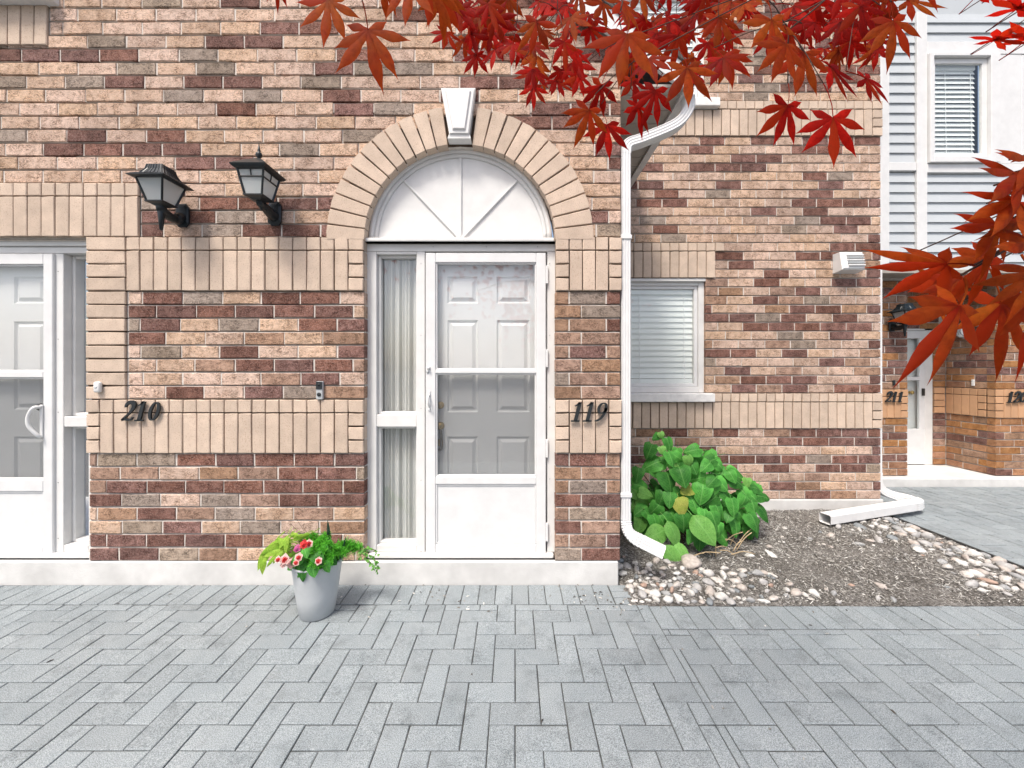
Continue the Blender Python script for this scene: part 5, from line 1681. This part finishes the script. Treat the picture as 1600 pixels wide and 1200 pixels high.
def shrub_leaf(px, py, lp, ang, code, back=0.0):
    u = (px - 1085) / 110
    v = (py - 780) / 100
    d = 2.98 + 0.22 * u * u - 0.10 * v + 0.06 * rg.random() + back
    if code == 'h': d -= 0.08
    p = pt(px, py, d)
    size = lp * d / F * (1.08 if code != 'h' else 1.12)
    M_ = rg.choice(HO) if code == 'h' else rg.choice(HM[{'g': 'green_leaf', 'l': 'light_green_leaf', 'y': 'yellow_leaf'}[code]])
    a = R(ang)
    base = p + Vector((-math.sin(a), 0, math.cos(a))) * size * 0.5
    base.z = max(base.z, 0.09)
    link('leaf', M_, shrub, base, orient(ang, rg.uniform(-48, -8), rg.uniform(-28, 28)), (size, size, size))
    leaf_pts.append(base)
for zx, zy, ln_, ang, code in SL:
    shrub_leaf(980 + zx / 5.457, 670 + zy / 5.457, ln_ / 5.457, ang, code)
for _ in range(95):
    t, r_ = rg.uniform(-1, 1), rg.random()
    px = 1085 + 100 * t
    top = 705 + 60 * max(0, t) ** 1.2 + 35 * max(0, -t) ** 2
    shrub_leaf(px, top + (845 - top) * r_, rg.uniform(16, 26), rg.uniform(-80, 80), 'g', rg.uniform(0.06, 0.34))
root = Vector((shb.x, shb.y + 0.12, 0.0))
for k in range(26):
    q = leaf_pts[(k * 7) % len(leaf_pts)]
    b0 = root + Vector((rg.uniform(-0.22, 0.22), rg.uniform(-0.06, 0.10), 0))
    mid = b0.lerp(q, 0.5) + Vector((rg.uniform(-0.05, 0.05), 0.08, 0.06))
    m = MB(); m.tube(smooth_path([b0, mid, q + Vector((0, 0.02, 0))], 4), [0.006] * 4 + [0.004] * 5, 5)
    m.build('stem', 'dry_stem' if k % 3 == 0 else 'twig', shrub, True)
for k in range(14):
    b0 = root + Vector((rg.uniform(-0.15, 0.40), rg.uniform(-0.28, -0.02), 0.02))
    q = b0 + Vector((rg.uniform(-0.25, 0.3), rg.uniform(-0.12, 0.05), rg.uniform(0.01, 0.16)))
    m = MB(); m.tube(smooth_path([b0, b0.lerp(q, 0.5) + Vector((0, 0, 0.02)), q], 3), 0.0035, 5)
    m.build('dead_twig', 'dry_stem', shrub, True)

# ------------------------------------------------------------------ flower pot
pc = Vector((ux(496, -0.30), -0.30, 0))
pot = thing('flower_pot', 'tall pale grey tapered flower pot on the paving', 'flower pot', (pc.x, pc.y, 0))
m = MB(); m.lathe([(0.088, 0.001), (0.094, 0.006), (0.112, 0.12), (0.130, 0.27), (0.136, 0.30), (0.140, 0.305), (0.139, 0.312), (0.131, 0.312), (0.128, 0.295), (0.118, 0.26), (0.02, 0.258)], (pc.x, pc.y, 0), 40)
m.build('shell', 'pot_grey', pot, True)
m = MB(); m.lathe([(0.122, 0.262), (0.118, 0.272), (0.06, 0.285), (0.01, 0.288)], (pc.x, pc.y, 0), 24); m.build('soil', 'potting_soil', pot, True)
PD = D1 - 0.30
top = Vector((pc.x, pc.y, 0.275))
def pp(px, py, dd=0.0): return pt(px, py, PD + dd)
rg = random.Random(11)
# lime leaves on the left
lime = thing('potted_plant', 'lime green arching leaves spilling over the left of the pot', 'plant', top + Vector((-0.07, 0, 0)))
LM = [leaf_mesh('leaf', 'lime_leaf', 1.0, 0.15, oval_prof, 0.35, 0.2, 0.03, 30 + s, 0.5, 0.02) for s in range(3)]
for px, py, lp, ang in ((424, 858, 34, -60), (418, 868, 36, -25), (440, 856, 30, -40), (448, 858, 26, -15), (432, 850, 28, -75), (452, 850, 24, 10), (458, 862, 22, -30), (412, 884, 26, -12), (443, 866, 24, -55), (462, 842, 24, -60), (472, 838, 24, -70), (428, 862, 22, -80), (436, 868, 20, -35), (452, 868, 20, -70), (446, 846, 20, -30), (456, 838, 20, -100), (436, 846, 18, -110), (426, 874, 18, -40)):
    d = PD + rg.uniform(-0.06, 0.04)
    s_ = lp * d / F * 1.15
    a = R(ang)
    b0 = pt(px, py, d) + Vector((-math.sin(a), 0, math.cos(a))) * s_ * 0.5
    link('leaf', rg.choice(LM), lime, b0, orient(ang, rg.uniform(-40, 0), rg.uniform(-25, 25)), (s_ * rg.uniform(0.9, 1.4), s_, s_))
    m = MB(); m.tube(smooth_path([top + Vector((-0.06, 0, 0)), top.lerp(b0, 0.6) + Vector((0, 0, 0.05)), b0], 4), 0.0022, 5); m.build('stem', 'lime_leaf', lime, True)
# begonia: rounded leaves and ruffled flowers
beg = thing('potted_plant', 'begonia with red and pink ruffled flowers at the front of the pot', 'plant', top + Vector((-0.03, -0.05, 0)))
BG = [leaf_mesh('leaf', 'green_leaf', 1.0, 0.46, heart_prof, 0.25, 0.15, 0.05, 50 + s, 0.4, 0.02) for s in range(3)]
for px, py, lp, ang in ((470, 890, 26, -10), (485, 886, 24, 30), (456, 884, 20, -40), (500, 874, 22, 40), (492, 890, 22, 20), (476, 874, 22, -20), (512, 886, 18, 30), (462, 876, 20, -60), (505, 862, 20, -60), (480, 862, 20, 30), (474, 898, 20, 5), (520, 876, 18, 50)):
    d = PD - 0.11 + rg.uniform(-0.04, 0.05)
    s_ = lp * d / F * 0.98
    a = R(ang)
    b0 = pt(px, py, d) + Vector((-math.sin(a), 0, math.cos(a))) * s_ * 0.5
    link('leaf', rg.choice(BG), beg, b0, orient(ang, rg.uniform(-45, -5), rg.uniform(-25, 25)), (s_, s_, s_))
def flower(px, py, r, mat_out, mat_in, d):
    c = pt(px, py, d)
    s_ = r * d / F
    fl = None
    for ring, (n, rr, mt) in enumerate(((6, 1.0, mat_out), (5, 0.68, mat_in), (4, 0.4, mat_in))):
        m = MB()
        V, Fs = [], []
        for k in range(n):
            a = 2 * PI * k / n + ring * 0.5 + rg.uniform(-0.15, 0.15)
            L_ = s_ * rr * rg.uniform(0.9, 1.1)
            v, f = leaf_blade(L_, L_ * 0.55, oval_prof, -0.25, -0.2, 0.08, k, 5)
            M_ = Matrix.Translation(c + Vector((0, -0.004 * ring, 0))) @ Matrix.Rotation(R(-25), 4, 'X') @ Matrix.Rotation(a, 4, 'Y') @ Matrix.Rotation(R(25 + 15 * ring), 4, 'X')
            b = len(V)
            V += [M_ @ Vector(x) for x in v]
            Fs += [tuple(b + i for i in ff) for ff in f]
        me = bpy.data.meshes.new('flower' if ring == 0 else 'petal_ring')
        me.from_pydata(V, [], Fs)
        o = obj('flower' if fl is None else 'petal_ring', me, mt, beg if fl is None else fl, True)
        fl = fl or o
for px, py, r, mo, mi in ((464, 857, 7, 'petal_magenta', 'petal_magenta'), (474, 851, 8, 'petal_red', 'petal_red'), (482, 849, 8, 'petal_pink', 'petal_red'), (444, 874, 9, 'petal_pink', 'petal_red'),
                          (434, 874, 6, 'petal_pink', 'petal_red'), (466, 871, 8, 'petal_pink', 'petal_red'), (454, 880, 9, 'petal_pink', 'petal_pink'), (462, 879, 6, 'petal_pink', 'petal_red'), (497, 876, 7, 'petal_pink', 'petal_red'), (442, 882, 6, 'petal_pink', 'petal_pink')):
    flower(px, py, r * 0.9, mo, mi, PD - 0.15 + rg.uniform(-0.03, 0.02))
# asparagus fern: plumes of fine needles
fern = thing('potted_plant', 'feathery bright green asparagus fern filling the right of the pot', 'plant', top + Vector((0.04, 0, 0)))
def plume(tip_px, tip_py, dd, root_off, n=300, spread=0.044):
    b0 = top + Vector(root_off)
    tp_ = pp(tip_px, tip_py, dd)
    path = smooth_path([b0, b0.lerp(tp_, 0.5) + Vector((0, 0, 0.05)), tp_], 6)
    V, Fs = [], []
    for i in range(n):
        t = 0.18 + 0.82 * (i / n) ** 0.9
        f_ = t * (len(path) - 1)
        k = min(int(f_), len(path) - 2)
        c = path[k].lerp(path[k + 1], f_ - k)
        d = Vector((rg.gauss(0, 1), rg.gauss(0, 1), rg.gauss(0.35, 1))).normalized()
        l = spread * rg.uniform(0.5, 1.15) * (1.15 - 0.55 * t)
        s_ = d.cross(Vector((rg.gauss(0, 1), rg.gauss(0, 1), rg.gauss(0, 1)))).normalized() * 0.0016
        e = c + d * l
        b = len(V)
        V += [c - s_, c + s_, e + s_ * 0.6, e - s_ * 0.6]
        Fs.append((b, b + 1, b + 2, b + 3))
        for q in range(3):
            c2 = c.lerp(e, rg.uniform(0.3, 0.95))
            d2 = (d + Vector((rg.gauss(0, 0.8), rg.gauss(0, 0.8), rg.gauss(0, 0.8)))).normalized() * l * 0.45
            s2 = s_ * 0.9
            b = len(V)
            V += [c2 - s2, c2 + s2, c2 + d2]
            Fs.append((b, b + 1, b + 2))
    me = bpy.data.meshes.new('frond')
    me.from_pydata(V, [], Fs)
    obj('frond', me, 'fern_green', fern)
for px, py, dd, ro in ((505, 842, -0.02, (0, 0, 0)), (515, 850, -0.08, (0.02, -0.04, 0)), (524, 858, -0.06, (0.04, -0.04, 0)), (498, 850, -0.06, (-0.01, -0.04, 0)), (508, 862, -0.12, (0.0, -0.07, 0)),
                       (520, 870, -0.10, (0.03, -0.07, 0)), (530, 862, 0.0, (0.06, 0, 0)), (548, 850, 0.02, (0.07, 0.02, 0)), (556, 858, 0.04, (0.08, 0.02, 0)), (566, 854, 0.03, (0.08, 0, 0)), (572, 864, 0.04, (0.08, 0.02, 0)),
                       (488, 838, 0.04, (-0.02, 0.04, 0)), (480, 842, 0.06, (-0.04, 0.04, 0)), (512, 836, 0.06, (0.0, 0.05, 0)), (540, 864, -0.04, (0.08, -0.03, 0)), (500, 884, -0.15, (0.0, -0.1, 0)), (516, 884, -0.13, (0.05, -0.09, 0))):
    plume(px, py, dd, ro)
# dark variegated spikes
spk = thing('potted_plant', 'dark mottled spiky leaves standing up in the pot', 'plant', top + Vector((0.05, 0.04, 0)))
SPM = leaf_mesh('leaf', 'spike_green', 1.0, 0.13, spike_prof, 0.04, 0.4, 0.0, 70)
for tpx, tpy, bpx, bpy_, dd in ((513, 812, 518, 872, 0.05), (540, 836, 530, 876, 0.0), (488, 830, 505, 872, 0.05), (528, 840, 520, 876, 0.06), (462, 834, 495, 868, 0.05)):
    a, b = pp(bpx, bpy_, dd), pp(tpx, tpy, dd)
    L_ = (b - a).length
    o = link('leaf', SPM, spk, a, (b - a).to_track_quat('-Z', 'Y').to_euler(), (L_ * 1.25, L_, L_))
for tpx, tpy, bpx in ((440, 828, 480), (462, 812, 486), (452, 818, 484), (496, 815, 492), (470, 820, 488)):
    m = MB(); a, b = pp(bpx, 860, 0.05), pp(tpx, tpy, 0.05)
    m.tube(smooth_path([a, a.lerp(b, 0.5) + Vector((0.01, 0, 0.01)), b + Vector((0.008, 0, 0))], 4), [0.0016] * 4 + [0.0009] * 5, 4); m.build('grass_blade', 'twig', spk)
# trailing vine
vine = thing('potted_plant', 'thin trailing vine with tiny pale leaves hanging right of the pot', 'plant', top + Vector((0.09, 0, 0)))
VM = leaf_mesh('leaf', 'light_green_leaf', 1.0, 0.36, oval_prof, 0.1, 0.1, 0.0, 80)
for path in (((534, 872), (560, 862), (580, 868), (588, 880), (590, 894)), ((534, 874), (562, 872), (576, 876), (584, 888)), ((536, 870), (566, 858), (578, 856), (590, 866))):
    pts = smooth_path([pp(a, b, 0.02) for a, b in path], 6)
    m = MB(); m.tube(pts, 0.0011, 4); m.build('stem', 'dry_stem', vine)
    for i, q in enumerate(pts[6:]):
        for k in range(2):
            s_ = rg.uniform(0.012, 0.022)
            link('leaf', VM, vine, q, orient(rg.uniform(-110, 110), rg.uniform(-60, 30), rg.uniform(-60, 60)), (s_, s_, s_))

# ------------------------------------------------------------------ red maple in front
tree = thing('maple_tree', 'red Japanese maple branches with pointed leaves hanging across the top', 'tree', (1.75, -2.85, 0))
def maple_geo(seed):
    rg = random.Random(seed)
    V, Fs = [], []
    lobes = [(0, 1.0), (36, 0.93), (-36, 0.93), (74, 0.74), (-74, 0.74), (118, 0.46), (-118, 0.46)]
    for k, (a, l) in enumerate(lobes):
        a = R(a + rg.uniform(-6, 6))
        l *= rg.uniform(0.88, 1.08)
        dz, dx = -math.cos(a), math.sin(a)
        sx, sz = -dz, dx
        droop = rg.uniform(0.02, 0.22)
        bend = rg.uniform(-0.10, 0.10)
        ts = [0.0, 0.14, 0.28, 0.42, 0.56, 0.70, 0.82, 0.92, 1.0]
        ws = [0.042, 0.066, 0.076, 0.106, 0.118, 0.092, 0.046, 0.015, 0.0010]
        b = len(V)
        for t, w in zip(ts, ws):
            w *= (0.62 + 0.38 * l) * rg.uniform(0.95, 1.06)
            y = droop * l * t * t + 0.0022 * k
            off = bend * l * t * t
            cx_, cz_ = dx * t * l + sx * off, dz * t * l + sz * off
            V.append((cx_ - sx * w, y + 0.22 * w, cz_ - sz * w))
            V.append((cx_, y - 0.10 * w, cz_))
            V.append((cx_ + sx * w, y + 0.22 * w, cz_ + sz * w))
        for i in range(len(ts) - 1):
            for j in range(2):
                q = b + i * 3 + j
                Fs.append((q, q + 1, q + 4, q + 3))
    # petiole
    b = len(V)
    pl = rg.uniform(0.55, 0.9)
    bx_ = rg.uniform(-0.15, 0.15)
    for t in (0, 0.35, 0.7, 1):
        c = Vector((bx_ * t * t, 0.10 * t * t, pl * t))
        r_ = 0.013 - 0.003 * (1 - t)
        for q in range(4): V.append(c + Vector((r_ * math.cos(PI / 2 * q), r_ * math.sin(PI / 2 * q), 0)))
    for i in range(3):
        for q in range(4):
            n = (q + 1) % 4
            Fs.append((b + i * 4 + q, b + i * 4 + n, b + i * 4 + 4 + n, b + i * 4 + 4 + q))
    return V, Fs, Vector((bx_, 0.10, pl))
MM = {}
for mt in ('maple_red', 'maple_orange'):
    MM[mt] = []
    for sd_ in range(7):
        V, Fs, pe = maple_geo(sd_)
        me = bpy.data.meshes.new('leaf')
        me.from_pydata(V, [], Fs)
        me.polygons.foreach_set('use_smooth', [True] * len(me.polygons))
        me.materials.append(MATS[mt])
        MM[mt].append((me, pe))
rg = random.Random(21)
pet_ends = []
def mleaf(px, py, lp, ang, code='r', tilt=None, yaw=None, size=None, dd=0.0, slim=1.0):
    if size is None: lp *= 0.96
    size = size or rg.uniform(0.050, 0.062)
    d = F * size / lp + dd
    me, pe = rg.choice(MM['maple_red' if code == 'r' else 'maple_orange'])
    e = Euler(orient(ang, rg.uniform(-35, 15) if tilt is None else tilt, rg.uniform(-30, 30) if yaw is None else yaw))
    p = pt(px, py, d)
    link('leaf', me, tree, p, e, (size * slim * rg.uniform(0.78, 0.98), size, size))
    pet_ends.append(p + e.to_matrix() @ (pe * size))
LEAVES = [
    (575, 47, 100, 8, 'o', -8, 5), (513, 0, 84, -4, 'o', -12, 8), (432, -34, 46, -20, 'r'), (640, -28, 88, -4, 'o'), (688, -10, 66, 12, 'o'), (668, -30, 80, 30, 'o'),
    (740, 22, 42, -10, 'r'), (725, 60, 36, -6, 'o'), (744, 85, 42, 2, 'r', -5, 0), (773, 77, 46, 8, 'r'), (783, 56, 38, 30, 'r'), (815, 64, 42, -8, 'r'), (838, 34, 56, -10, 'o'),
    (837, 86, 52, -20, 'o'), (834, 136, 40, 2, 'r', -5, 0), (870, 126, 40, 10, 'r'), (882, 66, 52, 0, 'r'), (762, 2, 50, 0, 'o'), (792, -6, 46, 12, 'o'), (712, -2, 44, -4, 'r'),
    (920, 172, 62, -14, 'o'), (949, 196, 58, 6, 'r', -5, 5), (997, 166, 52, 8, 'r'), (939, 134, 52, -20, 'r'), (980, 54, 98, -8, 'o', -10, 0), (972, 2, 64, 0, 'o'), (1013, 92, 62, 20, 'r'),
    (1024, 142, 62, -15, 'r'), (1074, 106, 78, 6, 'o', -10, 0), (1059, 56, 58, -30, 'r'), (1042, 27, 52, 40, 'r'), (1088, 23, 52, -50, 'r'), (1124, 27, 58, 0, 'o', -8, 0),
    (1130, 90, 62, 14, 'r'), (899, 77, 52, -10, 'r'), (892, 27, 52, 10, 'o'), (922, 44, 48, 60, 'r'), (942, 4, 52, -30, 'o'), (905, 117, 46, -20, 'r'), (990, 127, 48, 0, 'r'),
    (1140, 83, 62, 6, 'o', -6, 0), (1206, 31, 78, -4, 'o', -8, 5), (1273, 35, 62, -60, 'r'), (1229, 69, 82, -24, 'o', -10, 10), (1256, 83, 76, -16, 'o', -8, 0), (1298, 104, 72, 50, 'r', -20, 20),
    (1231, 165, 78, -14, 'r', -5, 0), (1302, 185, 78, -2, 'r', -4, -5), (1344, 10, 68, 2, 'r', -10, 0), (1396, 33, 80, 0, 'o', -8, -10), (1354, 123, 62, 70, 'r', -15, 15), (1162, 4, 54, -10, 'o'),
    (1270, 0, 54, 10, 'r'), (1320, -16, 60, -30, 'r'), (1180, -20, 60, 10, 'o'), (1102, -14, 56, 0, 'r'), (1240, 10, 52, 30, 'r'), (1440, -30, 62, 60, 'o'), (1000, -16, 58, 8, 'o'), (1045, -20, 52, -20, 'r'),
    (1420, 0, 60, 70, 'o'), (860, 0, 50, -8, 'r'), (905, -10, 48, 10, 'o'), (600, -28, 52, 0, 'o'),
    (1556, 62, 66, -56, 'r', -60, 35), (1592, 12, 84, -58, 'r', -62, 40), (1530, -10, 60, -62, 'r', -60, 40), (1606, 60, 70, -70, 'r', -58, 40), (1580, -20, 70, -40, 'r', -55, 30)]
for a in LEAVES:
    mleaf(*a)
NEAR = [  # px, py, length px, angle, tilt, yaw: the big leaves close to the lens at the right
    (1612, 250, 172, -62, -30, 24), (1590, 312, 185, -60, -28, 20), (1480, 412, 170, -84, -20, 12), (1500, 478, 205, -57, -24, 14), (1566, 474, 118, 6, -6, 2),
    (1616, 380, 185, -60, -30, 22), (1548, 400, 160, -58, -22, 14), (1464, 436, 88, 6, -12, 8), (1618, 462, 150, -30, -18, 8),
    (1625, 425, 170, -64, -24, 12), (1634, 330, 180, -70, -26, 18), (1500, 434, 130, -74, -26, 18), (1590, 270, 190, -64, -30, 22), (1560, 350, 180, -62, -26, 20)]
NEAR_START = len(pet_ends)
for px, py, lp, ang, ti, yw in NEAR:
    mleaf(px, py, lp, ang, 'o', ti, yw, size=rg.uniform(0.072, 0.085), slim=0.9 if -20 < ang < 20 else 0.5)
NEAR_END = len(pet_ends)
for _ in range(120):      # the thick of the spray along the top
    px = rg.choice((rg.uniform(800, 1150), rg.uniform(1000, 1380), rg.uniform(690, 900), rg.uniform(1080, 1400)))
    lim = 60 if px < 800 else (120 if px < 1100 else 82)
    mleaf(px, rg.uniform(-40, lim), rg.uniform(32, 50), rg.gauss(0, 30), rg.choice('rrrro'))
# limbs and twigs
LIMBS = [
    ([(1.75, -2.85, 1.2), (1.55, -2.70, 1.75), (1.15, -2.40, 2.20), (0.60, -2.02, 2.42), (0.0, -1.80, 2.45), (-0.45, -1.85, 2.35)], 0.030, 0.007),
    ([(1.55, -2.70, 1.75), (1.10, -2.45, 1.95), (0.75, -2.25, 1.95), (0.55, -2.15, 1.90)], 0.018, 0.006),
    ([(0.60, -2.02, 2.42), (0.35, -1.80, 2.45), (0.20, -1.55, 2.5)], 0.012, 0.005),
    ([(1.15, -2.40, 2.20), (0.85, -1.95, 2.4), (0.75, -1.6, 2.5)], 0.014, 0.005),
    ([(1.55, -2.70, 1.75), (1.10, -2.50, 1.72), (0.80, -2.34, 1.66), (0.60, -2.26, 1.60)], 0.014, 0.005),
    ([(1.75, -2.85, 1.2), (2.0, -3.1, 2.0), (2.3, -3.2, 2.9)], 0.034, 0.012),
    ([(1.70, -2.82, 1.4), (1.3, -3.2, 2.2), (0.8, -3.5, 2.8)], 0.026, 0.010)]
m = MB(); m.tube(smooth_path([(1.78, -2.9, -0.05), (1.80, -2.88, 0.4), (1.74, -2.86, 0.9), (1.75, -2.85, 1.3)], 5), [0.075] * 3 + [0.055] * 8 + [0.045] * 5, 12)
m.build('trunk', 'bark', tree, True)
nodes = []
for pts, r0, r1 in LIMBS:
    q = smooth_path(pts, 6)
    m = MB(); m.tube(q, [r0 + (r1 - r0) * i / (len(q) - 1) for i in range(len(q))], 8); m.build('branch', 'bark', tree, True)
    nodes += [v for v in q[4:]]
    if abs(pts[-1][2] - 1.60) < 0.01: low_nodes = q[10:]
# gather neighbouring leaf stalks on shared twigs
for q in pet_ends[NEAR_START:NEAR_END]:
    n_ = min(low_nodes, key=lambda v: (v - q).length + 0.3 * max(0, q.x - v.x))
    m = MB(); m.tube(smooth_path([n_, n_.lerp(q, 0.5) + Vector((0, 0, 0.015)), q], 5), [0.0012] * 5 + [0.0008] * 6, 5); m.build('twig', 'twig', tree, True)
left = []
for q in pet_ends[:NEAR_START] + pet_ends[NEAR_END:]:
    if (to_px(q) or (0, 0, 0))[0] < 1440: left.append(q); continue
    n_ = Vector((q.x + 0.16, q.y - 0.02, q.z + 0.14))
    m = MB(); m.tube(smooth_path([n_, n_.lerp(q, 0.5) + Vector((0.01, 0, -0.01)), q], 5), [0.0012] * 5 + [0.0007] * 6, 5); m.build('twig', 'twig', tree, True)
while left:
    seed_ = left.pop(0)
    grp = [seed_]
    for q in sorted(left, key=lambda v: (v - seed_).length)[:4]:
        if (q - seed_).length < 0.16:
            grp.append(q); left.remove(q)
    c = sum(grp, Vector()) / len(grp) + Vector((0.01, 0.01, 0.035))
    cp = to_px(c)
    n_ = min(nodes if not (cp and cp[0] > 1400 and cp[1] > 140) else low_nodes, key=lambda v: (v - c).length)
    if (to_px(n_) or (0, -99, 1))[1] > 0: n_ = n_ + Vector((0, 0, 0.1))
    mid = c.lerp(n_, 0.5) + Vector((rg.uniform(-0.02, 0.02), rg.uniform(-0.02, 0.02), rg.uniform(-0.01, 0.03)))
    m = MB(); m.tube(smooth_path([n_, mid, c], 5), [0.0013] * 5 + [0.0008] * 6, 5)
    for q in grp:
        m.tube(smooth_path([c, c.lerp(q, 0.5) + Vector((0, 0, 0.004)), q], 3), [0.0007] * 7, 4)
    m.build('twig', 'twig', tree, True)
# the rest of the crown, over and behind the lens
V, Fs = [], []
geos = [maple_geo(s_)[:2] for s_ in range(4)]
for _ in range(800):
    while True:
        p = Vector((rg.gauss(0.5, 0.95), rg.gauss(-2.75, 0.75), rg.gauss(2.75, 0.36)))
        q = to_px(p)
        if p.z < 1.9: continue
        if q and q[2] > 0.02 and -90 < q[0] < 1690 and q[1] > -110: continue
        break
    v, f = geos[rg.randrange(4)]
    s_ = rg.uniform(0.05, 0.065)
    M_ = Matrix.Translation(p) @ Euler((rg.uniform(-1.6, 0.4), rg.gauss(0, 0.6), rg.uniform(0, 6.28))).to_matrix().to_4x4()
    b = len(V)
    V += [M_ @ (Vector(a) * s_) for a in v]
    Fs += [tuple(b + i for i in ff) for ff in f]
me = bpy.data.meshes.new('crown')
me.from_pydata(V, [], Fs)
o = obj('crown', me, 'maple_red', tree, True)
o['kind'] = 'stuff'
